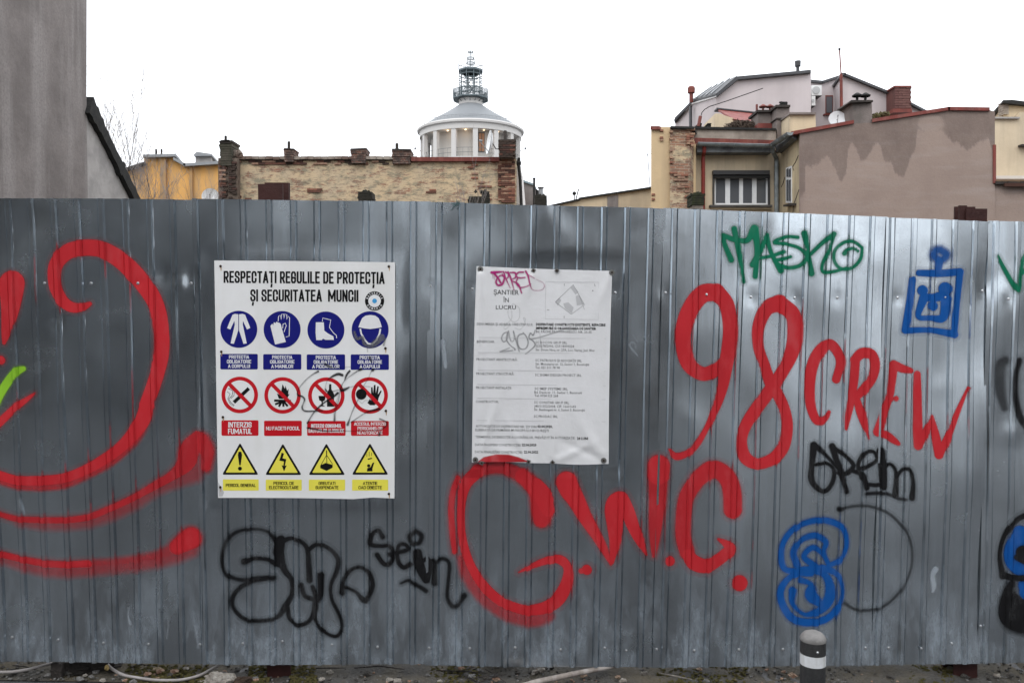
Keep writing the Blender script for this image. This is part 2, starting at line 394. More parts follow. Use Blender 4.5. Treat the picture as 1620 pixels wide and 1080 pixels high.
def stamp(A, PX, PY, strokes, tf, halo=0.0, halo_a=.16, wob=.3):
    """A: cover array, raised by every stroke. strokes: (points (x,y,w), alpha, softness)"""
    ox, oy, s = tf
    for st in strokes:
        if isinstance(st, tuple) and isinstance(st[1], (int, float)) and not isinstance(st[0], (int, float)): pts, al, soft = st
        else: pts, al, soft = st, 1.0, 1.3
        C = []
        lw = 10
        for p in pts:
            if len(p) > 2: lw = p[2]
            C.append((ox + p[0] / s, oy + p[1] / s, lw / s / 2))
        if len(C) == 1: C = [C[0], (C[0][0] + .5, C[0][1] + .5, C[0][2])]
        C = crom(C, 3.0 if max(c[2] for c in C) > 4 else 1.5)
        C[:, 2] = np.maximum(C[:, 2], .25)
        for (sf, aa, ex) in ([(soft, al, 0)] + ([(halo, halo_a * al, halo * .6)] if halo else [])):
            m = C[:, 2].max() + sf + ex + 2
            x0, x1, y0, y1 = C[:, 0].min() - m, C[:, 0].max() + m, C[:, 1].min() - m, C[:, 1].max() + m
            rows = np.where((PY[:, 0] >= y0) & (PY[:, 0] <= y1))[0]
            if not len(rows): continue
            for r0 in range(rows[0], rows[-1] + 1, 24):
                r1 = min(r0 + 24, rows[-1] + 1)
                ya, yb = PY[r0, 0], PY[r1 - 1, 0]
                S = C[(C[:, 1] > ya - m) & (C[:, 1] < yb + m)]
                if not len(S): continue
                sub = PX[r0:r1]; cx = np.where((sub.max(0) > S[:, 0].min() - m) & (sub.min(0) < S[:, 0].max() + m))[0]
                if not len(cx): continue
                c0, c1 = cx[0], cx[-1] + 1
                X = PX[r0:r1, c0:c1, None]; Y = PY[r0:r1, c0:c1, None]
                d = (np.sqrt((X - S[:, 0]) ** 2 + (Y - S[:, 1]) ** 2) - S[:, 2] - ex).min(-1)
                q = np.clip(.5 - d / (2 * sf), 0, 1); q = q * q * (3 - 2 * q) * aa
                A[r0:r1, c0:c1] = np.maximum(A[r0:r1, c0:c1], q)
    return A
def film(name, mat_, parent, P, A, label=None, thr=.03):
    nr, nc = A.shape; Fq = grid_faces(nr, nc); a = A.reshape(-1)
    keep = a[Fq].max(1) > thr; Fq = Fq[keep]
    if not len(Fq): return None
    used = np.unique(Fq); idx = np.zeros(nr * nc, int); idx[used] = np.arange(len(used))
    o = mesh_obj(name, P.reshape(-1, 3)[used], idx[Fq], mat_, parent, smooth=False, label=label)
    at_ = o.data.attributes.new('cover', 'FLOAT', 'POINT'); at_.data.foreach_set('value', a[used].astype(np.float32))
    return o
N_FILM = [0]
def scale_w(strokes, k):
    f = lambda pts: [(p[0], p[1], p[2] * k) if len(p) > 2 else p for p in pts]
    return [(f(st[0]), st[1], st[2]) if isinstance(st, tuple) else f(st) for st in strokes]
def bounds(groups):
    X0 = Y0 = 1e9; X1 = Y1 = -1e9
    for strokes, tf in groups:
        for st in strokes:
            pts = st[0] if isinstance(st, tuple) and isinstance(st[1], (int, float)) and not isinstance(st[0], (int, float)) else st
            w_ = max([p[2] for p in pts if len(p) > 2] + [10])
            for p in pts:
                x, y = tf[0] + p[0] / tf[2], tf[1] + p[1] / tf[2]; w = w_ / tf[2] / 2 + 14
                X0, X1, Y0, Y1 = min(X0, x - w), max(X1, x + w), min(Y0, y - w), max(Y1, y + w)
    return X0, X1, Y0, Y1
def graffiti(label, mat_, groups, step=1.2, nf=26, halo=0.0, ha=.16, lift=None, name='graffiti', wk=1.0):
    groups = [(scale_w(st, wk), tf) for st, tf in groups]
    X0, X1, Y0, Y1 = bounds(groups)
    Y0 = max(Y0, 320); Y1 = min(Y1, 1044)
    us = ucols(max(.3, float(min(u_of(X0, Y0), u_of(X0, Y1)))), min(len(XT) - 1.5, float(max(u_of(X1, Y0), u_of(X1, Y1)))), nf)
    ys = np.arange(Y0, Y1, step)
    PY = np.repeat(ys[:, None], len(us), 1); UU = np.repeat(us[None], len(ys), 0); PX = px_of(UU, PY)
    A = np.zeros(PX.shape)
    for strokes, tf in groups: stamp(A, PX, PY, strokes, tf, halo, ha)
    N_FILM[0] += 1
    P = FS(PX, PY, UU, .0007 + .00025 * N_FILM[0] * .35 if lift is None else lift)
    return film(name, mat_, fence, P, A, label)
R1 = (0, 340, 3.6); R2 = (0, 600, 3.178); R3 = (330, 780, 3.6); R4 = (690, 680, 3.176); R5 = (1040, 420, 3.115); R6 = (1120, 340, 3.24); R7 = (1200, 680, 2.7)
# --- big red swirl on the left
sw1 = [[(512, 506, 26), (470, 525, 48), (410, 525, 60), (355, 485, 66), (315, 400, 72), (318, 290, 80), (380, 215, 88), (450, 192, 92), (520, 187, 94), (590, 200, 94), (680, 252, 98), (760, 325, 100), (830, 410, 98), (880, 490, 92), (912, 580, 86), (927, 700, 82), (924, 800, 82), (900, 900, 82), (868, 1000, 82), (838, 1080, 80)]]
sw2 = [[(746, 127, 76), (720, 205, 76), (660, 290, 66), (600, 348, 58), (540, 392, 56), (430, 455, 52), (320, 495, 50), (200, 507, 50), (90, 505, 48), (0, 480, 48), (-60, 460, 48), (-140, 420, 46)],
       ([(740, 170, 70), (690, 270, 70), (640, 335, 60), (550, 410, 58), (430, 478, 50), (320, 522, 52), (200, 533, 50), (90, 528, 44), (0, 502, 44), (-60, 485, 40)], .62, 3)]
graffiti('big red question mark shaped swirl at the left end', P_red, [(sw1, R1), (sw2, R2)], 1.3, 26, 6, .10)
sw3 = [([(1040, 440, 50), (1045, 360, 70), (1015, 310, 90)], .9, 6), ([(1000, 300, 90), (960, 350, 110), (935, 420, 90), (870, 480, 55), (780, 533, 46), (670, 595, 38), (550, 650, 38), (440, 692, 38), (330, 706, 36), (210, 706, 36), (90, 700, 34), (0, 675, 30), (-60, 655, 30), (-140, 620, 30)], .82, 3),
       ([(980, 470, 90), (880, 510, 70), (780, 560, 50), (670, 625, 60), (550, 680, 60), (440, 718, 50), (330, 733, 40), (210, 733, 38), (90, 716, 30)], .38, 8)]
graffiti('faded red streak with a round blob at its right end', P_red, [(sw3, R2)], 1.3, 26, 7, .12)
sw4 = [([(965, 795, 110), (955, 800, 110), (890, 840, 80)], 1, 5), ([(890, 845, 70), (800, 885, 55), (690, 905, 46), (570, 920, 40), (450, 926, 40)], .55, 6), ([(450, 924, 38), (330, 930, 38), (220, 924, 38), (100, 902, 36), (0, 878, 36), (-60, 862, 34), (-140, 835, 34)], .92, 3),
       ([(960, 850, 80), (850, 900, 60), (690, 930, 60), (500, 950, 60), (330, 965, 56), (220, 960, 50), (100, 935, 40), (0, 905, 30)], .42, 8)]
graffiti('lowest red streak on the left, fading to a bright blob', P_red, [(sw4, R2)], 1.3, 26, 7, .12)
graffiti('red exclamation mark and thin red slash at the left edge', P_red, [([[(72, 390, 145), (70, 420, 140), (64, 520, 108), (52, 600, 82), (35, 680, 50), (24, 728, 22)], [(3, 825, 50)]], R1), ([[(180, 68, 12), (130, 105, 28), (80, 140, 38), (0, 215, 42), (-40, 250, 45), (-120, 330, 40)]], R2)], 1.3, 26, 5, .12)
graffiti('lime green stroke at the left edge', P_lime, [([[(132, 875, 32), (90, 895, 50), (40, 955, 52), (0, 1020, 50), (-40, 1100, 50), (-120, 1200, 45)]], R1)], 1.3, 26, 4, .1)
# --- G.W.C.
gg1 = [[(560, 400, 70), (535, 330, 95), (500, 285, 90)], ([(530, 445, 90), (530, 390, 110), (510, 310, 95), (470, 262, 85), (430, 228, 80)], .92, 4), ([(440, 235, 76), (360, 195, 72), (300, 185, 72), (210, 200, 72)], .72, 4),
       [(210, 205, 68), (150, 270, 60), (128, 360, 44), (125, 480, 40), (140, 580, 42), (175, 680, 44), (235, 775, 50), (315, 850, 50), (400, 890, 50), (470, 902, 54), (550, 888, 62), (610, 848, 70), (650, 780, 62), (662, 700, 45), (635, 655, 48), (590, 645, 42), (520, 665, 34), (450, 695, 20), (415, 712, 8)],
       ([(110, 240, 30), (85, 310, 34), (76, 400, 34), (82, 520, 34), (92, 610, 28)], .85, 3), ([(125, 640, 40), (160, 720, 70), (230, 820, 76), (330, 905, 70), (430, 945, 70), (510, 950, 66), (570, 930, 50)], .50, 5)]
gw = [gg1[0], gg1[1], gg1[2], gg1[3], gg1[4], gg1[5], [(755, 697, 50)], [(728, 703, 28)],
      ([(655, 260, 108), (672, 300, 104), (700, 345, 90), (745, 430, 72), (800, 520, 55), (840, 590, 42), (876, 672, 12)], 1, 2.2), [(880, 660, 24), (896, 560, 56), (896, 470, 82), (893, 400, 96), (905, 360, 95), (925, 340, 74)],
      [(930, 345, 74), (960, 405, 70), (988, 480, 62), (1020, 550, 46), (1055, 622, 12)], ([(1116, 178, 112), (1114, 225, 108)], 1, 3), ([(1112, 240, 100), (1110, 350, 86), (1102, 450, 74), (1096, 550, 52), (1092, 630, 22)], .80, 3),
      [(1170, 652, 50)], ([(1488, 395, 96), (1486, 320, 96), (1472, 260, 92), (1435, 212, 90), (1380, 197, 90), (1310, 245, 84)], .92, 3), ([(1315, 240, 84), (1258, 330, 80), (1240, 430, 78), (1238, 530, 78), (1258, 610, 78)], .85, 3), [(1262, 620, 60), (1292, 660, 76), (1350, 678, 72), (1410, 650, 62), (1455, 615, 60), (1475, 592, 58), (1450, 565, 36), (1415, 545, 14)], [(1522, 765, 80)]]
graffiti('red G.W.C. lettering below the paper notice', P_red, [(gw, R4)], 1.25, 26, 7, .12)
# --- 98 CREW
ne = [[(290, 132, 84), (222, 140, 88), (165, 205, 84), (128, 300, 80), (126, 400, 76), (155, 488, 72), (222, 533, 68), (288, 512, 66), (330, 470, 50)], [(290, 132, 84), (340, 195, 76), (357, 300, 72), (352, 400, 72), (336, 500, 70), (322, 600, 52), (292, 690, 44), (252, 780, 28), (200, 870, 32), (150, 920, 32), (90, 938, 36), (58, 905, 14)]]
ei = [[(600, 185, 82), (540, 212, 72), (500, 300, 62), (500, 400, 54), (530, 490, 54), (560, 580, 58), (600, 645, 56), (630, 720, 56), (640, 800, 56), (620, 890, 62), (570, 950, 60), (490, 975, 56), (430, 940, 62), (415, 860, 54), (440, 780, 58), (500, 690, 62), (560, 610, 64), (620, 520, 62), (668, 420, 72), (680, 320, 74), (668, 240, 76), (600, 185, 82)]]
cr = [[(885, 560, 42), (905, 480, 44), (890, 425, 48), (850, 388, 52), (800, 425, 58), (765, 500, 58), (752, 600, 54), (760, 700, 48), (790, 765, 42), (830, 750, 32), (848, 722, 18)],
      [(978, 470, 46), (972, 560, 44), (960, 650, 40), (945, 720, 38), (930, 800, 22)], [(975, 465, 46), (1010, 432, 52), (1055, 438, 52), (1072, 490, 52), (1055, 560, 48), (1010, 620, 44), (975, 650, 40)], [(985, 660, 34), (1008, 740, 40), (1040, 850, 12)],
      [(1165, 490, 46), (1155, 580, 40), (1145, 640, 40), (1115, 730, 40), (1085, 818, 46)], [(1165, 488, 44), (1210, 508, 40), (1252, 518, 24)], [(1150, 655, 34), (1178, 655, 26)], [(1085, 822, 36), (1130, 835, 38), (1165, 860, 34), (1188, 877, 20)],
      [(1282, 535, 34), (1282, 620, 42), (1283, 720, 44), (1283, 800, 48), (1285, 885, 46)], [(1288, 882, 40), (1320, 820, 34), (1352, 742, 16)], [(1352, 745, 20), (1370, 840, 42), (1385, 930, 44)], [(1387, 925, 42), (1430, 840, 34), (1470, 740, 28), (1530, 602, 12)]]
graffiti('red number 98 in tall figures on the right half', P_red, [(ne + ei, R5)], 1.25, 26, 4, .08)
graffiti('red word CREW beside the number 98', P_red, [(cr, R5)], 1.25, 26, 4, .08)
# --- green tags
tk = [[(80, 106, 18), (85, 150, 20), (118, 230, 24)], [(135, 72, 24), (155, 180, 20), (182, 342, 16)], [(78, 105, 20), (140, 128, 22), (200, 130, 22), (238, 72, 34)], [(238, 75, 34), (252, 170, 24), (242, 315, 22)], [(300, 105, 20), (270, 175, 20), (228, 255, 24)], [(300, 108, 20), (322, 190, 18), (372, 285, 22)],
      [(240, 225, 14), (320, 212, 14), (385, 190, 16)], [(340, 235, 16), (400, 222, 14), (424, 214, 12)], [(460, 115, 14), (400, 113, 14), (340, 140, 16), (400, 150, 14), (470, 172, 14), (503, 215, 16), (470, 260, 16), (400, 270, 16), (352, 248, 16)],
      [(492, 95, 24), (510, 180, 18), (532, 300, 24)], [(645, 98, 22), (590, 140, 18), (522, 205, 16)], [(645, 100, 18), (620, 180, 16), (588, 250, 14), (592, 292, 14), (645, 290, 14), (710, 272, 12)], [(700, 197, 20), (710, 180, 14), (745, 172, 14), (768, 185, 12)], [(790, 168, 12), (750, 140, 14), (700, 140, 14), (652, 180, 14), (648, 235, 14), (682, 275, 14), (740, 270, 14), (782, 225, 14), (790, 172, 12)]]
graffiti('green TASKO tag near the top of the fence', P_grn, [(tk, R6)], 1.0, 30, 4, .28, wk=1.3)
graffiti('green tag cut off by the right edge', P_grn, [([[(1480, 215, 14), (1520, 290, 18), (1580, 385, 20), (1592, 300, 20), (1612, 220, 16), (1660, 175, 18)], [(1600, 300, 16), (1650, 262, 16), (1700, 290, 14)]], R6)], 1.0, 30, 4, .28, wk=1.3)
# --- blue box face
bb = [([(1185, 180, 40), (1215, 205, 42), (1190, 232, 40), (1155, 215, 44), (1160, 185, 42), (1185, 180, 40)], .85, 5), ([(1178, 240, 44), (1172, 300, 34)], 1, 2.5), [(1078, 298, 30), (1180, 300, 34), (1288, 292, 34)], [(1288, 296, 32), (1272, 450, 34), (1260, 600, 38)], [(1265, 612, 36), (1140, 590, 26), (1015, 592, 30)], [(1045, 335, 34), (1030, 450, 30), (1010, 590, 32)],
      [(1097, 387, 48)], [(1212, 378, 60)], [(1110, 420, 36), (1150, 425, 38), (1210, 410, 46)], [(1105, 425, 44), (1078, 518, 26), (1140, 528, 26), (1205, 525, 40), (1218, 430, 46)], [(1150, 465, 46)]]
graffiti('blue square tag with a round knob above it', P_blu, [(bb, R6)], 1.0, 30, 5, .2, wk=1.12)
# --- blue S
bs = [([(300, 580, 20), (350, 555, 20), (378, 490, 18), (360, 420, 22), (300, 388, 24), (230, 388, 22), (150, 422, 22), (102, 490, 22), (100, 570, 24), (130, 600, 22), (200, 595, 24), (280, 592, 28), (340, 620, 20), (360, 690, 18), (340, 760, 22), (290, 808, 26), (210, 822, 28), (140, 800, 28), (98, 730, 28), (100, 670, 26), (150, 618, 22), (225, 610, 28)], .95, 2.5),
      ([(305, 580, 20), (275, 530, 18), (232, 502, 22), (195, 540, 22), (240, 580, 26)], .9, 2.5), ([(165, 575, 28), (148, 520, 22), (180, 472, 22), (240, 450, 24), (288, 478, 22), (280, 520, 18), (300, 570, 16)], .9, 2.5), ([(145, 685, 28), (145, 740, 18), (200, 788, 16), (270, 765, 34), (308, 710, 40), (300, 640, 30), (260, 605, 24), (190, 600, 26)], .9, 2.5), ([(180, 640, 24), (225, 660, 20), (225, 705, 44), (262, 738, 30)], .9, 2.5)]
graffiti('blue rounded letter S with inner loops above the bollard', P_blu, [(bs, R7)], 1.05, 28, 4, .14, wk=1.22)
# --- black tags
orm = [[(237, 65, 26), (228, 150, 20), (226, 210, 22), (255, 252, 18), (290, 258, 16), (318, 215, 16), (320, 165, 14), (285, 140, 12), (245, 148, 12)], [(240, 65, 22), (290, 110, 13), (345, 168, 14)], [(315, 70, 24), (340, 150, 20), (376, 262, 18)], [(315, 72, 18), (370, 110, 14), (405, 150, 16), (380, 182, 18), (340, 182, 14)],
       [(390, 170, 14), (440, 190, 18), (462, 245, 22)], [(440, 205, 14), (425, 150, 14), (450, 100, 14), (490, 92, 12), (505, 125, 12), (475, 150, 14), (432, 165, 14)], [(520, 90, 28), (530, 170, 30), (533, 240, 26)], [(462, 232, 14), (500, 235, 14), (530, 230, 14)],
       [(535, 170, 12), (560, 145, 12), (588, 180, 14), (584, 278, 24)], [(585, 210, 12), (615, 168, 12), (645, 170, 14), (660, 220, 14), (655, 290, 20)], ([(460, 272, 13), (540, 270, 12), (600, 292, 12), (625, 295, 10)], .85, 2.5)]
graffiti('black OREM tag above the black arc', P_blk, [(orm, R7)], 1.0, 30, 4, .22, wk=1.22)
graffiti('thin black open circle right of the blue S', P_blk, [([([(345, 338, 22), (370, 332, 12)], .9, 2), ([(360, 334, 10), (410, 325, 10), (470, 325, 10), (550, 352, 10), (612, 410, 10), (650, 480, 8), (655, 580, 8), (622, 665, 9), (560, 735, 10), (490, 768, 11), (420, 768, 11), (372, 742, 12)], .72, 3)], R7)], 1.1, 28, 5, .15)
emo = [([(395, 275, 26), (335, 218, 13), (240, 203, 13), (150, 225, 16), (95, 290, 17), (78, 380, 17), (102, 455, 18), (180, 490, 18), (280, 482, 20), (373, 478, 22)], .95, 2.6), [(202, 388, 28), (262, 370, 18), (340, 377, 18), (400, 402, 28)], ([(330, 480, 22), (250, 498, 20), (180, 535, 20), (138, 595, 20), (152, 660, 18), (222, 715, 18), (330, 718, 18), (400, 695, 20), (440, 640, 30)], .98, 2.2),
       [(412, 265, 40), (402, 340, 44), (430, 430, 30), (472, 490, 22), (475, 570, 20), (440, 640, 28)], [(415, 275, 26), (470, 256, 17), (530, 278, 18), (563, 320, 20), (570, 400, 24), (575, 492, 28)], [(563, 325, 20), (620, 290, 17), (690, 317, 18), (735, 372, 20), (730, 440, 20), (697, 520, 16), (702, 600, 16), (740, 680, 16), (762, 750, 17), (735, 808, 17), (680, 797, 16), (630, 750, 16), (604, 690, 22), (608, 600, 24)],
       [(450, 650, 22), (465, 710, 18), (520, 745, 18), (575, 722, 18), (606, 660, 26), (612, 590, 26), (592, 530, 18)], [(528, 520, 22), (548, 580, 20), (600, 600, 22), (636, 590, 22), (640, 465, 30)], [(760, 562, 26), (768, 500, 18), (805, 440, 17), (860, 420, 16), (915, 450, 18), (935, 520, 20), (912, 585, 22), (885, 605, 26), (840, 560, 15), (775, 528, 15)]]
sei = [[(990, 248, 22), (965, 212, 17), (930, 238, 19), (925, 290, 20), (980, 300, 17), (1035, 300, 17), (1050, 345, 20), (1040, 390, 20), (1000, 402, 20), (960, 350, 22)], [(1030, 345, 20), (1130, 322, 18), (1120, 292, 17), (1082, 300, 17), (1078, 380, 20), (1110, 420, 20), (1150, 400, 20)], ([(1180, 215, 20), (1212, 240, 20), (1200, 280, 20), (1160, 282, 20), (1145, 245, 20), (1180, 215, 20)], .95, 3),
       [(1190, 340, 40), (1205, 420, 44), (1238, 492, 34)], [(1205, 400, 20), (1242, 372, 18), (1265, 410, 20), (1245, 495, 26)], [(1262, 400, 18), (1285, 385, 18), (1284, 508, 26)], ([(1288, 400, 18), (1330, 372, 17), (1370, 400, 17), (1365, 500, 17), (1360, 590, 17), (1392, 642, 20), (1430, 620, 18), (1455, 580, 26)], .95, 2.6), ([(1095, 510, 10), (1140, 496, 15), (1190, 525, 18), (1238, 555, 20)], .9, 2.6)]
graffiti('large black outline bubble letters below the safety sign', P_blk, [(emo, R3)], 1.0, 30, 4, .25, wk=1.28)
graffiti('small black tag right of the bubble letters', P_blk, [(sei, R3)], 1.0, 30, 4, .25, wk=1.25)
rb = [([(1110, 440, 70), (1075, 520, 66), (1095, 580, 60), (1180, 590, 80), (1220, 480, 200)], 1, 2), ([(1140, 690, 60), (1200, 680, 120)], 1, 2.5), ([(1130, 660, 50), (1180, 720, 100)], 1, 2)]
graffiti('blue fill of the painted figure cut off by the right edge', P_blu, [(rb, R7)], 1.2, 26, 5, .15)
rk = [[(1150, 355, 22), (1105, 378, 22), (1062, 420, 20), (1034, 480, 18), (1026, 540, 18), (1036, 600, 26), (1040, 620, 30)], [(1040, 615, 30), (1080, 628, 26), (1150, 630, 30)], [(1122, 520, 60), (1160, 520, 70)], [(1100, 540, 30), (1140, 565, 24)], [(1080, 650, 30), (1062, 700, 46), (1085, 780, 120), (1140, 800, 140)], ([(1075, 660, 50), (1060, 740, 70), (1075, 820, 60), (1140, 860, 40)], .75, 7), [(1090, 700, 24), (1115, 735, 40), (1150, 760, 60)]]
graffiti('black outline of the painted figure cut off by the right edge', P_blk, [(rk, R7)], 1.2, 26, 5, .2)
graffiti('blurred black ring near the right edge', P_blk, [([([(300, 60, 26), (284, 80, 34), (284, 150, 34), (298, 210, 22)], .55, 4), ([(345, 60, 18), (332, 110, 20), (332, 180, 22), (348, 240, 22), (375, 280, 20)], .92, 3)], (1440, 540, 2))], 1.2, 26, 5, .2)
kind(graffiti('pale scratches and rubbed spots in the steel', P_scr, [([([(375, 975, 8), (390, 1010, 12), (430, 1060, 10), (460, 1090, 6)], .45, 1.2), ([(420, 880, 5), (460, 945, 5)], .4, 1), ([(375, 985, 10), (400, 955, 10), (440, 970, 6), (440, 1000, 8)], .4, 1.2)], (940, 400, 6.75)),
   ([([(540, 100, 20), (545, 110, 50), (520, 160, 44), (530, 250, 44), (522, 300, 24)], .55, 2), ([(95, 30, 14), (98, 130, 14)], .35, 2)], (1380, 880, 5.4)), ([([(107, 600, 6), (118, 640, 14), (122, 670, 8)], .35, 2)], R2),
   ([([(820, 0, 6), (815, 50, 8), (830, 100, 18)], .35, 1.5), ([(1065, 10, 4), (1070, 120, 6), (1060, 190, 5)], .3, 1.2), ([(1235, 110, 4), (1250, 170, 10), (1260, 250, 8)], .3, 2)], (0, 960, 4)),
   ([([(385, 480, 6), (355, 525, 4)], .4, 1)], (590, 330, 7.2)), ([([(700, 540, 8), (705, 580, 6)], .4, 1.5)], (0, 0, 1))], .9, 30, 0), 'stuff')
# ================================================================== flat print helpers
_tc = bpy.data.curves.new('lettering_source', 'FONT'); _to = bpy.data.objects.new('lettering_source', _tc)
CAP = .682
def glyphs(s, bold=0.0, res=2, shear=0.0):
    _tc.body = s; _tc.offset = bold; _tc.resolution_u = res; _tc.shear = shear
    me = bpy.data.meshes.new_from_object(_to)
    V = np.array([v.co[:2] for v in me.vertices]).reshape(-1, 2); F = [tuple(p.vertices) for p in me.polygons]
    bpy.data.meshes.remove(me); return V, F
GW = {'I': 0.0, 'M': 1.7, 'T': .95, 'L': .8, 'E': .85, 'F': .8, 'Ț': .95, 'A': 1.12, 'V': 1.1, 'J': .8}
_P = [(0, 0), (0, 1), (.75, 1), (1, .86), (1, .60), (.75, .45), (0, .45)]
_S = [(1, .72), (1, .87), (.75, 1), (.25, 1), (0, .87), (0, .67), (.25, .54), (.75, .46), (1, .33), (1, .13), (.75, 0), (.25, 0), (0, .13), (0, .28)]
_C = [(1, .68), (1, .86), (.75, 1), (.25, 1), (0, .86), (0, .14), (.25, 0), (.75, 0), (1, .14)]
_cm = [(.52, -.24), (.45, -.42)]
GLY = {'A': [[(0, 0), (.5, 1)], [(.5, 1), (1, 0)], [(.3, .26), (.7, .26)]], 'B': [[(0, 0), (0, 1), (.75, 1), (1, .88), (1, .66), (.8, .53), (0, .53)], [(.78, .53), (1, .40), (1, .13), (.78, 0), (0, 0)]],
       'C': [_C + [(1, .32)]], 'D': [[(0, 0), (0, 1), (.7, 1), (1, .84), (1, .16), (.7, 0), (0, 0)]], 'E': [[(1, 1), (0, 1), (0, 0), (1, 0)], [(0, .52), (.85, .52)]], 'F': [[(1, 1), (0, 1), (0, 0)], [(0, .5), (.85, .5)]],
       'G': [_C + [(1, .46), (.55, .46)]], 'I': [[(0, 0), (0, 1)]], 'J': [[(1, 1), (1, .14), (.75, 0), (.25, 0), (0, .14), (0, .3)]], 'L': [[(0, 1), (0, 0), (1, 0)]], 'M': [[(0, 0), (0, 1)], [(0, 1), (.5, .25)], [(.5, .25), (1, 1)], [(1, 1), (1, 0)]], 'N': [[(0, 0), (0, 1)], [(0, 1), (1, 0)], [(1, 0), (1, 1)]],
       'O': [[(.25, 0), (0, .14), (0, .86), (.25, 1), (.75, 1), (1, .86), (1, .14), (.75, 0), (.25, 0)]], 'P': [_P], 'R': [_P, [(.5, .45), (1, 0)]], 'S': [_S], 'T': [[(0, 1), (1, 1)], [(.5, 1), (.5, 0)]], 'U': [[(0, 1), (0, .14), (.25, 0), (.75, 0), (1, .14), (1, 1)]],
       'V': [[(0, 1), (.5, 0)], [(.5, 0), (1, 1)]], 'Z': [[(0, 1), (1, 1)], [(1, 1), (0, 0)], [(0, 0), (1, 0)]], 'Ț': [[(0, 1), (1, 1)], [(.5, 1), (.5, 0)], _cm], 'Ș': [_S, _cm]}
class Print:
    """flat print gathered in crop coordinates and laid on a surface"""
    def __init__(s, tf, surf): s.tf = tf; s.surf = surf; s.V = []; s.F = []; s.dn = 0; s.D = []
    def raw(s, V, F):
        n = len(s.V); s.V += [tuple(v) for v in V]; s.D += [s.dn] * len(V); s.F += [tuple(i + n for i in f) for f in F]; return s
    def poly(s, pts): return s.raw(pts, [tuple(range(len(pts)))[::-1]])
    def circ(s, x, y, r, n=32): return s.poly([(x + r * math.cos(2 * math.pi * k / n), y + r * math.sin(2 * math.pi * k / n)) for k in range(n)])
    def ring(s, x, y, r0, r1, n=40):
        V = [(x + r * math.cos(2 * math.pi * k / n), y + r * math.sin(2 * math.pi * k / n)) for r in (r0, r1) for k in range(n)]
        return s.raw(V, [(k, (k + 1) % n, n + (k + 1) % n, n + k) for k in range(n)])
    def line(s, pts, w):
        """constant or varying width band"""
        P = np.array([p[:2] for p in pts], float); W = [p[2] / 2 if len(p) > 2 else w / 2 for p in pts]; L = []; Rr = []
        for i in range(len(P)):
            d = P[min(i + 1, len(P) - 1)] - P[max(i - 1, 0)]; d = d / (np.hypot(*d) + 1e-9); n = np.array([-d[1], d[0]]) * W[i]
            L.append(P[i] + n); Rr.append(P[i] - n)
        m = len(P); return s.raw(L + Rr, [(i, i + 1, m + i + 1, m + i) for i in range(m - 1)])
    def rrect(s, x0, y0, x1, y1, r=5):
        P = []
        for cx, cy, a0 in ((x1 - r, y1 - r, 0), (x0 + r, y1 - r, 90), (x0 + r, y0 + r, 180), (x1 - r, y0 + r, 270)):
            for k in range(4): a = R(a0 + 30 * k); P.append((cx + r * math.cos(a), cy + r * math.sin(a)))
        return s.poly(P)
    def mline(s, pts, w, cap=True):
        P = [np.array(p, float) for p in pts]; closed = np.hypot(*(P[0] - P[-1])) < 1e-6
        if closed: P = P[:-1]
        elif cap: P[0] = P[0] + (P[0] - P[1]) / (np.hypot(*(P[0] - P[1])) + 1e-9) * w / 2; P[-1] = P[-1] + (P[-1] - P[-2]) / (np.hypot(*(P[-1] - P[-2])) + 1e-9) * w / 2
        m = len(P); L = []; Rr = []; un = lambda v: v / (np.hypot(*v) + 1e-9)
        for i in range(m):
            d0 = un(P[i] - P[i - 1]) if (i or closed) else un(P[1] - P[0]); d1 = un(P[(i + 1) % m] - P[i]) if (i < m - 1 or closed) else d0
            t_ = un(d0 + d1); n = np.array([-t_[1], t_[0]]); c = max(.55, abs(float(n @ np.array([-d0[1], d0[0]])))); L.append(P[i] + n * w / 2 / c); Rr.append(P[i] - n * w / 2 / c)
        s.dn += .000012
        return s.raw(L + Rr, [(i, (i + 1) % m, m + (i + 1) % m, m + i) for i in range(m if closed else m - 1)])
    def block(s, txt, x0, x1, ytop, ybase, w, slope=0.0, gap=None):
        """heavy condensed capitals drawn stroke by stroke"""
        gap = w * .34 if gap is None else gap
        tot = sum((GW.get(c, 1.0) if c != ' ' else 0) for c in txt); fixed = sum((w + gap) if c != ' ' else w * 1.5 for c in txt) - gap
        W = (x1 - x0 - fixed) / tot; x = x0; h = ybase - ytop - w
        for c in txt:
            if c == ' ': x += w * 1.5; continue
            gw_ = GW.get(c, 1.0) * W
            for st in GLY[c]:
                s.mline([(x + w / 2 + a * gw_, ybase - w / 2 - b * h + slope * (x - x0)) for a, b in st], w)
            x += gw_ + w + gap
        s.dn = 0
        return s
    def text(s, t, x0, x1, ytop, ybase, bold=0.0, res=2, slope=0.0, shear=0.0, fat=0.0):
        if fat:      # heavier letters: a second and third set a hair in front
            for dx, dn in ((-fat, .00005), (fat, .0001)):
                s.dn = dn; s.text(t, x0 + dx, x1 + dx, ytop, ybase, bold, res, slope, shear)
            s.dn = 0
        V, F = glyphs(t, bold, res, shear)
        a, b = V[:, 0].min(), V[:, 0].max()
        X = x0 + (V[:, 0] - a) / (b - a) * (x1 - x0); Y = ybase - V[:, 1] / CAP * (ybase - ytop) + slope * (X - x0)
        return s.raw(np.stack([X, Y], 1), F)
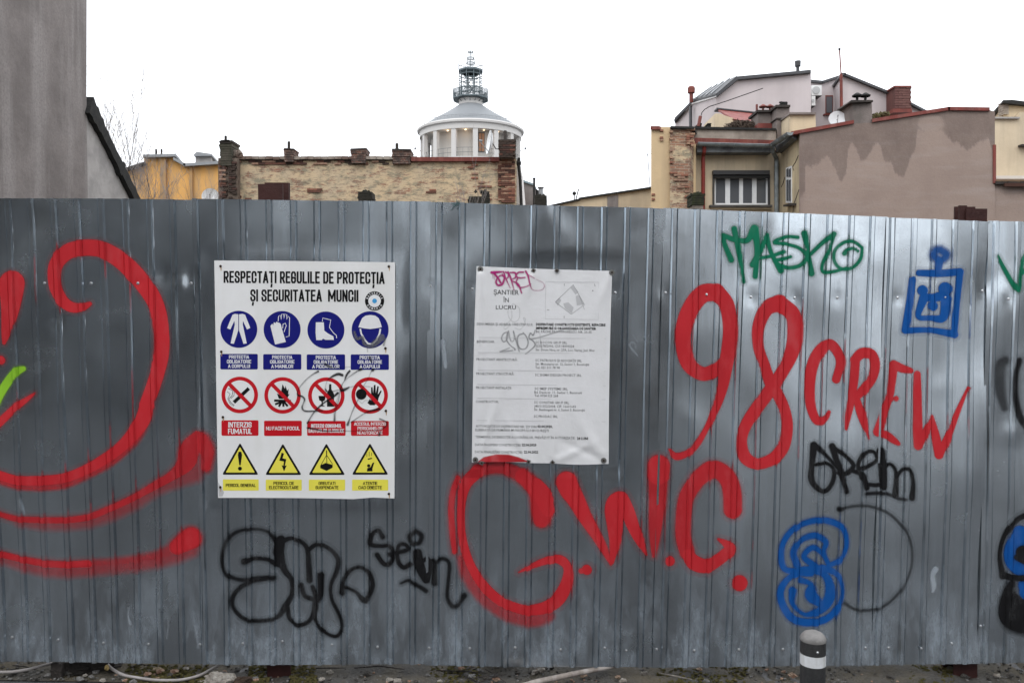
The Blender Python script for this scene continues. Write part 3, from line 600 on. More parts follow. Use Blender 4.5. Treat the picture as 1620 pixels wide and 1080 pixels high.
    def ctext(s, txt, cx, cy, r, a0, a1, h):
        """text on a circle, angles in degrees (0 = right, counter-clockwise up)"""
        n = len(txt)
        for i, ch in enumerate(txt):
            if ch == ' ': continue
            V, F = glyphs(ch, .02, 1); a = R(a0 + (a1 - a0) * (i + .5) / n); m = V[:, 0].mean()
            up = 1 if a0 > a1 else -1
            u = (V[:, 0] - m) / CAP * h * .8; v_ = V[:, 1] / CAP * h
            rad = (r + v_) if up > 0 else (r + h - v_)
            ang = a - up * u / r
            s.raw(np.stack([cx + rad * np.cos(ang), cy - rad * np.sin(ang)], 1), F)
        return s
    def out(s, name, mat_, parent, n=.0004, label=None):
        V = np.array(s.V, float); px = s.tf[0] + V[:, 0] / s.tf[2]; py = s.tf[1] + V[:, 1] / s.tf[2]
        P = s.surf(px, py, n) + NF * np.array(s.D)[:, None]
        return mesh_obj(name, P, s.F, mat_, parent, label=label)
M_board = mat('white_board', (.80, .80, .80), .35, 0, (.72, .72, .71), 3, .6, (.68, .67, .64), .35); M_navy = flat('navy_print', (.010, .012, .17), .5, .12); M_sred = flat('red_print', (.52, .010, .018), .5, .15)
M_yel = flat('yellow_print', (.80, .72, .09), .5, .15); M_black = flat('black_print', (.008, .008, .008), .5, .12); M_white = flat('white_print', (.78, .78, .79), .4)
M_cyan = flat('light_blue_print', (.05, .33, .65), .4); M_gprint = flat('grey_print', (.17, .17, .175), .5); M_gpale = flat('pale_grey_print', (.50, .50, .51), .5)
M_hole = mat('rusty_screw', (.035, .018, .01), .6, .4); M_stain = flat('rust_stain', (.45, .28, .12), .6)
# ------------------------------------------------------------------ safety sign
SF = (330, 400, 2.7)
BN = .0205
c4 = [FP(x, y, BN) for x, y in ((339, 412), (625, 415), (624, 788), (345, 787))]
sign = thing('safety_sign', 'white safety sign with blue, red and yellow pictograms hung on the fence', 'safety sign', tuple(c4[3]))
bsurf = lambda px, py, n: FP(px, py, BN + n + .0016 * ((np.asarray(px) - 482) / 140.) ** 2 * 0)
brd = [(339, 412), (482, 413), (625, 415), (625, 600), (624, 788), (590, 786.5), (560, 789), (480, 787.5), (400, 787), (345, 787), (342, 600)]
Pf = [FP(x, y, BN) for x, y in brd]
G().prism(Pf, -NF * .003).out('board', M_board, sign)
Print(SF, bsurf).block('RESPECTAȚI REGULILE DE PROTECȚIA', 64, 752, 77, 128, 7.8, .007).block('ȘI SECURITATEA  MUNCII', 178, 640, 156, 207, 7.8, .004).out('lettering', M_black, sign, .0005, 'black two line heading')
# pictogram discs
PC = [(129, 326), (314, 327), (501, 329), (690, 328)]; RC = [(133, 606), (316, 608), (503, 609), (688, 608)]
def Pr(): return Print(SF, bsurf)
blue_syms = []
for i, (x, y) in enumerate(PC):
    d = Pr().circ(x, y, 79, 48).out('pictogram', M_navy, sign, .0005, 'blue round pictogram: ' + ['protective overall', 'gloves', 'safety boots', 'hard hat'][i])
    s = Pr()
    if i == 0:
        s.poly([(112, 260), (127, 262), (127, 388), (126, 332), (120, 388), (96, 388), (113, 300), (94, 328), (78, 322), (100, 268)][0:2] + [(127, 330), (108, 388), (94, 386), (112, 306), (110, 290), (93, 327), (79, 321), (102, 264)])
        s.poly([(130, 262), (145, 260), (156, 264), (178, 320), (164, 327), (147, 290), (146, 306), (163, 386), (149, 388), (130, 330)])
    elif i == 1:
        s.poly([(284, 391), (264, 312), (272, 302), (276, 310), (279, 296), (287, 300), (290, 293), (297, 298), (300, 297), (308, 303), (312, 318), (318, 340), (330, 380)])
        s.line([(297, 292), (299, 270), (306, 266), (310, 285), (312, 262), (320, 260), (322, 282), (326, 260), (334, 264), (334, 284), (340, 270), (346, 276), (344, 355), (330, 359)], 3)
        s.line([(316, 322), (318, 304), (328, 300), (332, 310), (322, 338)], 3)
    elif i == 2:
        s.poly([(458, 296), (492, 296), (494, 332), (510, 344), (533, 356), (535, 371), (500, 371), (488, 366), (484, 372), (460, 372), (457, 340)])
        s.line([(486, 292), (487, 278), (522, 286), (516, 318), (534, 342), (546, 352), (547, 364)], 3)
    else:
        s.poly([(640, 317), (648, 296), (656, 278), (670, 268), (690, 265), (712, 268), (726, 278), (734, 296), (740, 317), (714, 322), (690, 325), (664, 322)])
        s.line([(648, 324), (652, 345), (668, 372), (682, 388), (700, 388), (716, 374), (730, 345), (734, 324)], 7)
    s.out('symbol', M_white, d, .0009)
caps = [(50, 431, 210, 497, ['PROTECTIA', 'OBLIGATORIE', 'A CORPULUI']), (233, 432, 396, 498, ['PROTECTIA', 'OBLIGATORIE', 'A MAINILOR']), (419, 433, 583, 499, ['PROTECTIA', 'OBLIGATORIE', 'A PICOARELOR']), (607, 433, 770, 499, ['PROTECTIA', 'OBLIGATORIE', 'A CAPULUI'])]
for x0, y0, x1, y1, L in caps:
    c = Pr().rrect(x0, y0, x1, y1).out('caption_plate', M_navy, sign, .0005); s = Pr(); cx = (x0 + x1) / 2
    for k, t in enumerate(L):
        wdt = {9: 86, 11: 104, 10: 94, 12: 116}[len(t)]; s.block(t, cx - wdt / 2, cx + wdt / 2, y0 + 5.5 + 19.5 * k, y0 + 20.5 + 19.5 * k, 2.7)
    s.out('lettering', M_white, c, .0009)
for i, (x, y) in enumerate(RC):
    d = Pr().circ(x, y, 78, 48).out('pictogram', M_sred, sign, .0005, 'red prohibition pictogram: ' + ['no smoking', 'no fire', 'no alcohol', 'no entry hand'][i])
    Pr().circ(x, y, 62, 48).out('disc_field', M_board, d, .0008)
    s = Pr()
    if i == 0:
        s.line([(108, 638), (172, 578)], 15); s.line([(84, 578), (104, 588), (100, 610), (86, 622), (96, 640), (110, 650)], 2.5); s.line([(90, 574), (110, 590), (108, 610), (94, 622)], 2); s.line([(80, 592), (92, 602), (82, 622), (92, 644), (108, 654)], 2)
    elif i == 1:
        s.poly([(300, 622), (292, 600), (302, 604), (300, 580), (310, 592), (316, 560), (326, 580), (328, 566), (336, 588), (342, 580), (340, 604), (346, 602), (334, 624)])
        s.line([(280, 630), (352, 632)], 10); s.line([(284, 646), (318, 634)], 9); s.line([(300, 656), (312, 636)], 9); s.line([(320, 656), (318, 636)], 9); s.line([(338, 654), (322, 636)], 9)
    elif i == 2:
        s.poly([(515, 560), (524, 560), (525, 582), (536, 602), (536, 656), (506, 656), (505, 600), (514, 582)])
        s.poly([(469, 610), (500, 610), (497, 628), (488, 634), (487, 648), (498, 655), (472, 655), (483, 648), (482, 634), (472, 628)])
    else:
        s.poly([(690, 650), (678, 640), (690, 622), (694, 632), (694, 574), (700, 572), (703, 600), (706, 564), (713, 563), (714, 600), (721, 568), (727, 570), (723, 604), (736, 586), (739, 590), (726, 620), (722, 640), (708, 650)])
    s.out('symbol', M_black, d, .0011)
    Pr().line([(x - 44, y - 46), (x + 46, y + 46)], 16).out('bar', M_sred, d, .0014)
    if i == 3: Pr().circ(x - 36, y - 5, 23, 24).out('round_sticker', M_black, d, .0017, 'small round black sticker')
rcap = [(55, 714, 213, 780, ['INTERZIS', 'FUMATUL'], 23, 100), (237, 716, 398, 781, ['NU FACETI FOCUL'], 16, 144), (421, 717, 585, 780, ['INTERZIS CONSUMUL', 'BAUTURILOR ALCOOLICE'], 16, 140), (608, 717, 770, 780, ['ACCESUL INTERZIS', 'PERSOANELOR', 'NEAUTORIZATE'], 14, 130)]
for x0, y0, x1, y1, L, h, wd in rcap:
    c = Pr().rrect(x0, y0, x1, y1).out('caption_plate', M_sred, sign, .0005); s = Pr(); cx = (x0 + x1) / 2; n = len(L); pitch = h + (5 if n < 3 else 5); y = (y0 + y1) / 2 - (pitch * n - (pitch - h)) / 2
    for k, t in enumerate(L):
        w_ = {'INTERZIS CONSUMUL': 130, 'BAUTURILOR ALCOOLICE': 152, 'ACCESUL INTERZIS': 136, 'PERSOANELOR': 106, 'NEAUTORIZATE': 108, 'FUMATUL': 102}.get(t, wd)
        s.block(t, cx - w_ / 2, cx + w_ / 2, y + pitch * k, y + pitch * k + h, h * (.17 if h > 20 else .165 if n < 3 and len(t) < 19 else .15))
    s.out('lettering', M_white, c, .0009)
TR = [((134, 810), (58, 946), (213, 946)), ((317, 813), (242, 947), (397, 947)), ((503, 812), (427, 947), (583, 947)), ((689, 811), (612, 946), (768, 946))]
for i, T in enumerate(TR):
    T = np.array(T, float); c = T.mean(0)
    def tri(k, rr):
        P = []
        Q = c + (T - c) * k
        for j in range(3):
            a, b, d_ = Q[j], Q[(j + 1) % 3], Q[(j + 2) % 3]
            u1 = (b - a) / np.hypot(*(b - a)); u2 = (d_ - a) / np.hypot(*(d_ - a))
            P += [tuple(a + u2 * rr), tuple(a + (u1 + u2) * rr * .28), tuple(a + u1 * rr)]
        return P
    d = Pr().poly(tri(1.0, 7)).out('pictogram', M_black, sign, .0005, 'yellow warning triangle: ' + ['exclamation mark', 'lightning bolt', 'hanging load', 'falling objects'][i])
    Pr().poly(tri(.80, 3)).out('triangle_field', M_yel, d, .0008)
    s = Pr()
    if i == 0: s.poly([(128, 848), (140, 848), (143, 862), (137, 906), (131, 906), (125, 862)]).circ(134, 920, 8.5, 16)
    elif i == 1: s.poly([(312, 852), (322, 856), (316, 876), (332, 880), (326, 908), (334, 906), (322, 932), (312, 906), (319, 908), (322, 890), (302, 886)])
    elif i == 2:
        s.line([(504, 842), (504, 862)], 4).line([(504, 862), (480, 905)], 2.5).line([(504, 862), (506, 915)], 2.5).line([(504, 862), (530, 902)], 2.5).poly([(477, 906), (500, 896), (530, 904), (530, 916), (504, 930), (477, 918)])
    else:
        s.circ(684, 908, 7, 14).poly([(676, 932), (678, 918), (692, 914), (700, 896), (708, 894), (700, 920), (700, 932)]).line([(680, 880), (698, 876)], 5).line([(676, 856), (676, 870)], 2).line([(686, 848), (686, 868)], 2).line([(696, 852), (696, 866)], 2)
    s.out('symbol', M_black, d, .0011)
for x0, y0, x1, y1, L in [(61, 966, 214, 1014, ['PERICOL GENERAL']), (244, 967, 398, 1014, ['PERICOL DE', 'ELECTROCUTARE']), (428, 967, 583, 1014, ['GREUTATI', 'SUSPENDATE']), (613, 967, 767, 1014, ['ATENTIE', 'CAD OBIECTE'])]:
    c = Pr().rrect(x0, y0, x1, y1, 3).out('caption_plate', M_yel, sign, .0005); s = Pr(); cx = (x0 + x1) / 2; n = len(L); y = (y0 + y1) / 2 - (18 * n - 5) / 2 + 1
    for k, t in enumerate(L):
        w_ = {'PERICOL GENERAL': 128, 'PERICOL DE': 88, 'ELECTROCUTARE': 126, 'GREUTATI': 72, 'SUSPENDATE': 98, 'ATENTIE': 62, 'CAD OBIECTE': 100}[t]; s.block(t, cx - w_ / 2, cx + w_ / 2, y + 18 * k, y + 13.5 + 18 * k, 2.3)
    s.out('lettering', M_black, c, .0009)
# fixing screws with rust
for x, y in ((51, 57), (770, 58), (54, 422), (755, 407), (61, 701), (757, 674), (50, 1000), (770, 1028)):
    Pr().line([(x + 1, y, 7), (x + 2, y + 10, 4), (x + 2, y + 20, 2)], 6).out('rust_mark', M_stain, sign, .0006)
    g = G(); p = FP(330 + x / 2.7, 400 + y / 2.7, BN); g.tube([p, p + NF * .004], [.006, .004], 8).out('screw', M_hole, sign)
Pr().poly([(41, 978), (66, 1022), (60, 1038), (44, 1040)]).out('creased_corner', M_gpale, sign, .0005, 'creased lower left corner')
# round sticker on the sign
stk = thing('round_sticker', 'round black and white sticker with blue centre on the safety sign beside the word MUNCII', 'sticker', tuple(FP(592, 476, BN)))
Pr().circ(709, 205, 41, 40).out('sticker_face', M_black, stk, .0010)
Pr().circ(709, 205, 27, 32).out('centre_field', M_white, stk, .0014)
Pr().circ(709, 205, 10, 20).out('centre_dot', M_cyan, stk, .0018)
Pr().ctext('BATARASIA', 709, 205, 29.5, 168, 12, 8).ctext('ROMANIA', 709, 205, 29.5, 205, 335, 8).out('lettering', M_white, stk, .0016)
# marker scribbles on the sign
def film_on(name, mat_, parent, surf, groups, n, step=.8, label=None):
    X0, X1, Y0, Y1 = bounds(groups); X0 += 10; X1 -= 10; Y0 += 10; Y1 -= 10
    PX, PY = np.meshgrid(np.arange(X0, X1, step), np.arange(Y0, Y1, step)); A = np.zeros(PX.shape)
    for st, tf in groups: stamp(A, PX, PY, st, tf)
    return film(name, mat_, parent, surf(PX, PY, n), A, label)
Z4 = (430, 560, 7.716)
scr = [([(565, 210, 16), (500, 245, 8), (420, 310, 6), (350, 390, 6), (315, 460, 8), (320, 500, 14), (370, 515, 14), (400, 550, 12), (385, 600, 8), (370, 650, 12), (400, 690, 12), (500, 695, 12), (620, 688, 8)], .95, .9), ([(860, 255, 22), (810, 242, 22), (740, 270, 16), (680, 320, 5), (655, 400, 3), (660, 440, 14), (700, 460, 10), (800, 440, 6), (900, 410, 5), (1000, 395, 4), (1060, 390, 3), (1200, 398, 4)], .9, .9),
       ([(950, 205, 16), (915, 250, 16), (885, 330, 6)], .95, .9), ([(1090, 185, 22), (1040, 210, 10), (940, 280, 5), (870, 350, 6), (840, 430, 16), (870, 440, 24), (940, 405, 12)], .9, .9), ([(830, 440, 6), (815, 560, 8), (775, 700, 8), (765, 810, 18)], .7, 1), ([(840, 440, 4), (770, 640, 5), (757, 800, 6)], .6, 1),
       ([(805, 475, 20), (740, 530, 14), (640, 590, 14), (540, 680, 12), (480, 760, 8), (435, 840, 14)], .95, .9), ([(435, 900, 14), (520, 912, 12), (640, 935, 10), (850, 935, 6), (1050, 938, 4), (1300, 925, 6), (1390, 880, 10), (1405, 840, 10), (1370, 810, 10), (1320, 790, 12)], .9, .9),
       ([(1235, 190, 24), (1210, 220, 5), (1180, 290, 4), (1110, 410, 5), (1060, 540, 5), (1000, 660, 8), (960, 760, 6), (925, 860, 20)], .85, .9), ([(1310, 668, 18), (1190, 695, 12), (1110, 735, 6), (970, 830, 8)], .95, .9), ([(1060, 560, 3), (1100, 600, 3), (1140, 565, 3), (1200, 565, 3)], .7, .9),
       ([(650, 120, 20), (700, 150, 20), (760, 165, 6), (960, 155, 3)], .7, 1), ([(1195, 40, 18), (1215, 90, 14)], .7, 1), ([(1310, 985, 20), (1320, 950, 14)], .8, 1)]
film_on('marker_scribble', P_ink, sign, bsurf, [(scale_w(scr, 1.45), Z4)], .0021, .7, 'black felt pen scribble over the pictograms')
film_on('marker_scribble', P_gry, sign, bsurf, [([([(1275, 260, 22), (1300, 320, 30), (1350, 310, 26), (1370, 370, 30), (1440, 390, 26), (1490, 350, 40), (1440, 370, 30), (1530, 300, 44), (1480, 370, 26), (1550, 320, 24), (1545, 380, 16)], .62, 1.2), ([(1393, 385, 8), (1397, 440, 6)], .6, 1)], (340, 480, 5.786))], .0023, .8, 'grey smeared marker under the hard hat')
# ------------------------------------------------------------------ paper notice (vinyl banner)
def bn_n(px, py):
    px = np.asarray(px, float); py = np.asarray(py, float)
    u = (px - 753 + (py - 421) * .019) / 215.; v = (py - 421 - u * 6) / 308.
    n = .0035 * np.sin(np.pi * np.clip(u, 0, 1)) * np.sin(np.pi * np.clip(v, 0, 1)) + .0016 * np.sin(u * 7 + v * 3)
    def fold(x0, y0, x1, y1, w, h):          # soft crease from a fixing point
        d = np.array([x1 - x0, y1 - y0], float); L = np.hypot(*d); d /= L
        a = (px - x0) * d[0] + (py - y0) * d[1]; b = -(px - x0) * d[1] + (py - y0) * d[0]
        return h * np.exp(-(b / w) ** 2) * np.clip(a / 8, 0, 1) * np.clip((L - a) / (L * .6), 0, 1)
    for f in ((753, 727, 800, 600, 7, .005), (753, 727, 775, 640, 5, -.004), (836, 730, 790, 640, 6, .004), (836, 730, 850, 650, 7, -.003), (874, 731, 960, 690, 6, .004), (955, 727, 900, 640, 9, .005), (955, 727, 870, 690, 6, -.004),
              (874, 731, 880, 660, 6, .003), (968, 431, 940, 500, 7, .004), (844, 428, 830, 480, 6, .004), (881, 428, 890, 480, 6, -.003), (760, 426, 772, 520, 5, .004), (968, 431, 962, 620, 5, -.004), (760, 426, 752, 700, 4, .004), (836, 730, 760, 700, 8, .004)):
        n = n + fold(*f)
    return n
psurf = lambda px, py, n: FP(px, py, .0200 + n + bn_n(px, py))
pnote = thing('paper_notice', 'wrinkled white printed site notice reading SANTIER IN LUCRU pinned right of the safety sign', 'notice', tuple(FP(747, 730, .013)))
NU, NV = 90, 110
uu, vv = np.meshgrid(np.linspace(0, 1, NU), np.linspace(0, 1, NV))
tp = 421 + 7.5 * uu + .8 * np.sin(np.pi * uu * 1) + 2.0 * np.sin(np.pi * np.clip((uu - .42) / .16, 0, 1)) * 0
bt_ = 731 + 2.5 * uu - 3.2 * np.sin(np.pi * np.clip(uu / .40, 0, 1)) * .4 - 2.8 * np.sin(np.pi * np.clip((uu - .58) / .40, 0, 1)) * -.6
PY = tp * (1 - vv) + bt_ * vv
lx = 754 - 7.5 * vv - 1.2 * np.sin(np.pi * vv); rx = 968.5 - 5.5 * vv - 1.5 * np.sin(np.pi * vv)
PX = lx * (1 - uu) + rx * uu
M_vinyl = mat('white_vinyl', (.74, .74, .75), .42, 0, (.66, .66, .66), 5, .6, bump=.1, bs=30, spec=.5)
Pv = psurf(PX, PY, 0.0); n_ = NU * NV
Fv = grid_faces(NV, NU)
mesh_obj('banner', np.concatenate([Pv.reshape(-1, 3), Pv.reshape(-1, 3) - NF * .0006]), np.concatenate([Fv, Fv[:, ::-1] + n_]), M_vinyl, pnote, smooth=True)
BF = (740, 410, 3.175)
def Pb(): return Print(BF, psurf)
Pb().text('ȘANTIER', 130, 256, 154, 177, .004, 2, .01).text('ÎN', 178, 206, 194, 216, .004, 2).text('LUCRU', 141, 242, 231, 251, .004, 2, .01).out('lettering', M_black, pnote, .0005, 'heading lines')
s = Pb(); sl_ = .012
for t, x0, x1, y in [('DENUMIREA ȘI ADRESA OBIECTIVULUI:', 46, 327, 331), ('BENEFICIAR:', 46, 136, 419), ('PROIECTANT ARHITECTURĂ:', 44, 250, 508), ('PROIECTANT STRUCTURĂ:', 43, 233, 580), ('PROIECTANT INSTALAȚII:', 42, 220, 650), ('CONSTRUCTOR:', 40, 155, 720),
                     ('Bd. PACHE PROTOPOPESCU, NR. 33-35', 343, 622, 369), ('SC ROCON GRUP SRL', 341, 499, 423), ('J23/278/2006, CUI 18390224', 341, 534, 441), ('Str. Drum Nou, nr. 27A, Loc. Vartej, Jud. Ilfov', 341, 637, 460),
                     ('SC PATRULIUS ȘI ASOCIAȚII SRL', 340, 573, 513), ('Str. Monetariei nr. 12, Sector 1, București', 340, 609, 531), ('Tel: 021 311 78 98', 339, 462, 549), ('SC SIGMA DESIGN PROIECT SRL', 338, 572, 586),
                     ('SC IMEP SYSTEMS SRL', 336, 503, 655), ('Bd. Dacia nr. 11, Sector 1, Bucuresti', 335, 573, 673), ('Tel: 0724 525 268', 335, 454, 690), ('SC CONSTAR GRUP SRL', 334, 509, 724), ('J40/11352/2004, CIF: 16601643', 334, 543, 743), ('Str. Bunilungeni nr. 6, Sector 3, București', 333, 588, 760), ('SC PRODAC SRL', 332, 452, 794),
                     ('AUTORIZAȚIE DE DESFIINTARE NR. 229 DIN', 40, 345, 843), ('ELIBERATĂ DE PRIMĂRIA MUNICIPIULUI BUCUREȘTI', 38, 407, 862), ('TERMENUL DE EXECUȚIE A LUCRĂRILOR, PREVĂZUT ÎN AUTORIZAȚIE:', 38, 540, 897), ('DATA ÎNCEPERII CONSTRUCȚIEI:', 37, 268, 936), ('DATA FINALIZĂRII CONSTRUCȚIEI:', 36, 276, 972)]:
    s.text(t, x0, x1, y - 12, y, .012, 1, sl_)
s.out('lettering', M_gprint, pnote, .0005, 'small body text')
s = Pb()
for t, x0, x1, y in [('DESFIINTARE CONSTRUCTII EXISTENTE, REFACERE', 343, 692, 333), ('IMPREJMUIRE SI ORGANIZAREA DE SANTIER', 343, 645, 352), ('03.04.2020,', 350, 426, 845), ('24 LUNI', 549, 604, 905), ('22.06.2020', 272, 345, 937), ('22.06.2022', 282, 354, 973)]: s.text(t, x0, x1, y - 12, y, .035, 1, .008)
s.out('lettering', M_black, pnote, .0006, 'bold text lines')
s = Pb()
for y, x0 in ((392, 56), (467, 52), (556, 50), (628, 48), (697, 47), (808, 44)): s.line([(x0, y), (694, y + 7)], 1.6)
s.line([(392, 113), (658, 116), (656, 303), (389, 300), (392, 113)], 1.6)
s.out('ruled_lines', M_gpale, pnote, .0005)
s = Pb(); s.poly([(516, 143), (530, 130), (556, 165), (542, 178)]).poly([(542, 185), (560, 178), (584, 226), (548, 232)]).poly([(480, 222), (505, 216), (532, 242), (522, 272), (488, 245)]).poly([(440, 212), (458, 194), (470, 206), (452, 234)])
s.out('site_plan', M_gpale, pnote, .0006, 'hatched blocks of the site plan')
s = Pb(); s.line([(440, 215), (530, 128), (586, 228), (520, 276), (440, 215)], 2).line([(556, 172), (586, 252)], 1.2).line([(485, 122), (485, 134)], 2).line([(636, 124), (640, 136)], 2).line([(398, 254), (410, 254)], 2).line([(484, 284), (484, 296)], 2).circ(628, 158, 3, 8)
s.out('site_plan_outline', M_gprint, pnote, .0008)
Z3 = (750, 420, 7.714)
mg = [([(215, 85, 34), (280, 80, 30), (345, 75, 18)], .95, .9), [(228, 100, 10), (232, 155, 4)], [(250, 100, 8), (250, 170, 3)], [(245, 95, 26), (290, 150, 24), (325, 210, 22)], [(345, 105, 14), (370, 150, 22), (345, 225, 24), (295, 240, 24), (268, 205, 22), (285, 150, 18), (330, 120, 18), (370, 140, 18)],
      ([(360, 75, 18), (385, 150, 18), (440, 275, 8)], .95, .9), ([(385, 80, 20), (420, 100, 20), (410, 150, 16), (375, 165, 12)], .95, .9), ([(415, 80, 22), (450, 160, 22), (488, 300, 10)], .9, .9), ([(440, 85, 16), (500, 90, 24), (510, 140, 20), (460, 180, 14), (540, 230, 22), (580, 335, 16)], .9, .9),
      ([(600, 80, 20), (540, 85, 20), (510, 130, 22), (560, 150, 18), (620, 145, 16)], .9, .9), ([(530, 160, 18), (515, 210, 20), (560, 265, 18), (640, 255, 14), (690, 225, 12)], .85, .9), ([(630, 70, 24), (660, 130, 22), (680, 220, 18), (710, 290, 8), (770, 305, 7), (830, 295, 7), (858, 255, 8), (840, 210, 6), (760, 170, 5)], .85, .9), ([(660, 110, 12), (735, 155, 10)], .85, .9)]
film_on('marker_tag', P_mag, pnote, psurf, [(mg, Z3)], .0016, .7, 'magenta marker tag over the heading')
gy = [[(410, 810, 7), (360, 830, 7), (335, 890, 7), (365, 930, 7), (405, 890, 7), (410, 820, 7), (395, 900, 7), (440, 970, 8), (500, 1020, 9), (470, 1035, 8), (320, 1050, 9)], [(320, 1050, 7), (430, 1005, 6)], [(420, 800, 7), (450, 920, 6), (490, 900, 6), (480, 800, 6), (505, 890, 7), (550, 1045, 7)], [(600, 830, 8), (545, 850, 8), (528, 920, 8), (560, 1010, 8), (630, 1010, 8), (660, 940, 8), (640, 870, 8), (600, 820, 8)],
      [(745, 790, 6), (720, 850, 8), (690, 825, 8), (670, 880, 8), (720, 920, 8), (745, 970, 8), (690, 1030, 7), (630, 1075, 6)], [(680, 900, 6), (800, 875, 6), (930, 835, 5), (1080, 790, 3)], ([(470, 470, 4), (415, 540, 4), (430, 640, 4), (490, 690, 4), (550, 640, 4), (550, 520, 4), (480, 465, 4)], .5, .9), ([(460, 560, 4), (455, 650, 4), (370, 740, 4), (380, 775, 4), (450, 720, 4)], .5, .9), ([(500, 760, 4), (560, 780, 4), (610, 720, 4), (625, 650, 4), (605, 640, 4), (620, 700, 4)], .5, .9), ([(805, 840, 5), (815, 960, 6), (820, 1000, 4)], .6, .9)]
film_on('marker_tag', P_gry, pnote, psurf, [(scale_w(gy, 1.25), Z3)], .0014, .7, 'grey felt pen scribble')
# red overspray on the lower left of the notice
PX2, PY2 = np.meshgrid(np.arange(752, 850, .8), np.arange(712, 731, .8))
ytop = np.interp(PX2, [754, 765, 785, 805, 820, 835, 842], [731, 722, 717.5, 718, 722, 728, 732])
A = np.clip((PY2 - ytop) / 1.6, 0, 1) * np.clip((842 - PX2) / 4, 0, 1) * .9
film('red_overspray', P_red, pnote, psurf(PX2, PY2, .0012), A, 'red paint on the lower left edge')
M_wash = mat('grey_washer', (.22, .22, .21), .45, .7)
for x, y, sq in ((760, 426, 0), (968, 431, 0), (844, 428, 1), (881, 428, 1), (752, 727, 0), (836, 730, 1), (874, 731, 1), (955, 728, 0), (762, 732, 1)):
    p = psurf(np.array(float(x)), np.array(float(y)), .0008); r = .0125 if not sq else .0115
    t1 = UF; t2 = np.array([0, 0, 1.]); n = 4 if sq else 16; a0 = random.uniform(0, .8) if sq else 0
    P = [p + (t1 * math.cos(a0 + 2 * math.pi * k / n) + t2 * math.sin(a0 + 2 * math.pi * k / n)) * r for k in range(n)]
    wsh = G().prism(P, NF * .002).out('washer', M_wash, pnote)
    G().tube([p + NF * .002, p + NF * .0055], [.0048, .004], 6).out('screw', M_hole, wsh)
# ================================================================== buildings behind
M_grey = mat('grey_cement_render', (.215, .190, .180), .9, 0, (.135, .118, .112), 1.1, .75, (.31, .285, .275), .55, bump=.6, bs=9, grain=(.12, .11, .105), gs=20)
M_pale = mat('pale_cement_render', (.36, .34, .325), .9, 0, (.20, .19, .185), 2, .6, bump=.4, bs=12)
M_tar = mat('black_tar_roofing', (.018, .018, .018), .9, 0, (.035, .033, .03), 8, .7, bump=1, bs=30)
M_pink_ = mat('red_gutter_paint', (.35, .03, .07), .5)
def fin(g, name, m, par, label=None): return g.out(name, m, par, label=label)
# ---- grey firewall on the left: a long wall running back from the fence, seen obliquely
XW = -9.0
def on_x(px, py, X):
    d = ray(px, py); return EYE + d * (X / d[0])
b1 = thing('grey_building', 'tall grey cement rendered blind wall rising past the top left corner', 'building', (XW, 12, 0))
ya = on_x(142, 0, XW)[1]; yb_ = on_x(137, 170, XW); yc = on_x(208, 312, XW)
g = G().prism([(XW, 4.6, -.02), (XW, yb_[1], -.02), (XW, yb_[1], yb_[2]), (XW, ya + .02, 13), (XW, 4.6, 13)], (-9, 0, 0)); g.out('wall', M_grey, b1)
sl = (yc[2] - yb_[2]) / (yc[1] - yb_[1]); ye = yb_[1] + 4.2
g = G().prism([(XW - .02, yb_[1], -.02), (XW - .02, ye, -.02), (XW - .02, ye, yb_[2] + sl * 4.2), (XW - .02, yb_[1], yb_[2])], (-8.9, 0, 0)); g.out('rear_wing_wall', M_pale, b1, label='paler lower wing sloping down to the right')
g = G()
ptsr = [(0, .30), (.12, .16), (.2, .26), (.3, .10), (.42, .16), (.5, -.02), (.62, .05), (.75, -.05), (.9, .0), (1.02, -.06), (1.15, .0), (1.28, -.03), (1.33, .16), (1.4, .20), (1.42, -.02), (1.6, .03), (1.7, -.06), (1.85, .0), (2.0, -.05), (2.2, -.01), (4.3, -.02)]
top_ = []; bo_ = []
for d_, e in ptsr:
    y = yb_[1] - .05 + d_; z = yb_[2] + sl * d_
    top_.append((XW + .10, y + .16, z + .13 + e * .4)); bo_.append((XW + .10, y - .03, z - .03 - abs(e) * .35))
for i in range(len(top_) - 1): g.prism([bo_[i], bo_[i + 1], top_[i + 1], top_[i]], (-9.05, 0, 0))
g.out('roof', M_tar, b1, label='ragged black tar paper roof edge')
# ---- orange building
M_or = mat('orange_render', (.68, .37, .115), .85, 0, (.56, .32, .12), 1.2, .6, (.42, .28, .15), .5, bump=.3, bs=10)
M_lead = mat('grey_flashing', (.25, .26, .27), .5, .3)
b2 = thing('orange_building', 'orange rendered building with grey parapet flashing behind the bare trees', 'building', tuple(at(270, 420, 34)))
G().pp([(190, 430), (190, 272), (228, 258), (228, 246), (276, 245), (277, 256), (293, 262), (352, 257), (352, 430)], 34, 5, -1.5).out('wall', M_or, b2)
G().bp(253, 247, 262, 430, 33.85, .2).out('pilaster', mat('stained_orange', (.42, .25, .11), .9, 0, (.28, .19, .11), 2, .8), b2)
G().bp(300, 262, 304, 430, 33.88, .15).out('pilaster', bpy.data.materials['stained_orange'], b2)
g = G()
for a, c in (((226, 246), (278, 244.5)), ((274, 250), (293, 260)), ((290, 260), (352, 256))):
    P = [at(a[0], a[1] - 1.5, 33.7), at(c[0], c[1] - 1.5, 33.7), at(c[0], c[1] + 3, 33.7), at(a[0], a[1] + 3, 33.7)]; g.prism(P, (-1.2, 4.9, 0))
g.out('parapet_flashing', M_lead, b2)
G().prism([at(188, 268.5, 33.7), at(229, 255.5, 33.7), at(229, 259.5, 33.7), at(188, 273, 33.7)], (-1.2, 5, 0)).out('roof_edge', M_tar, b2)
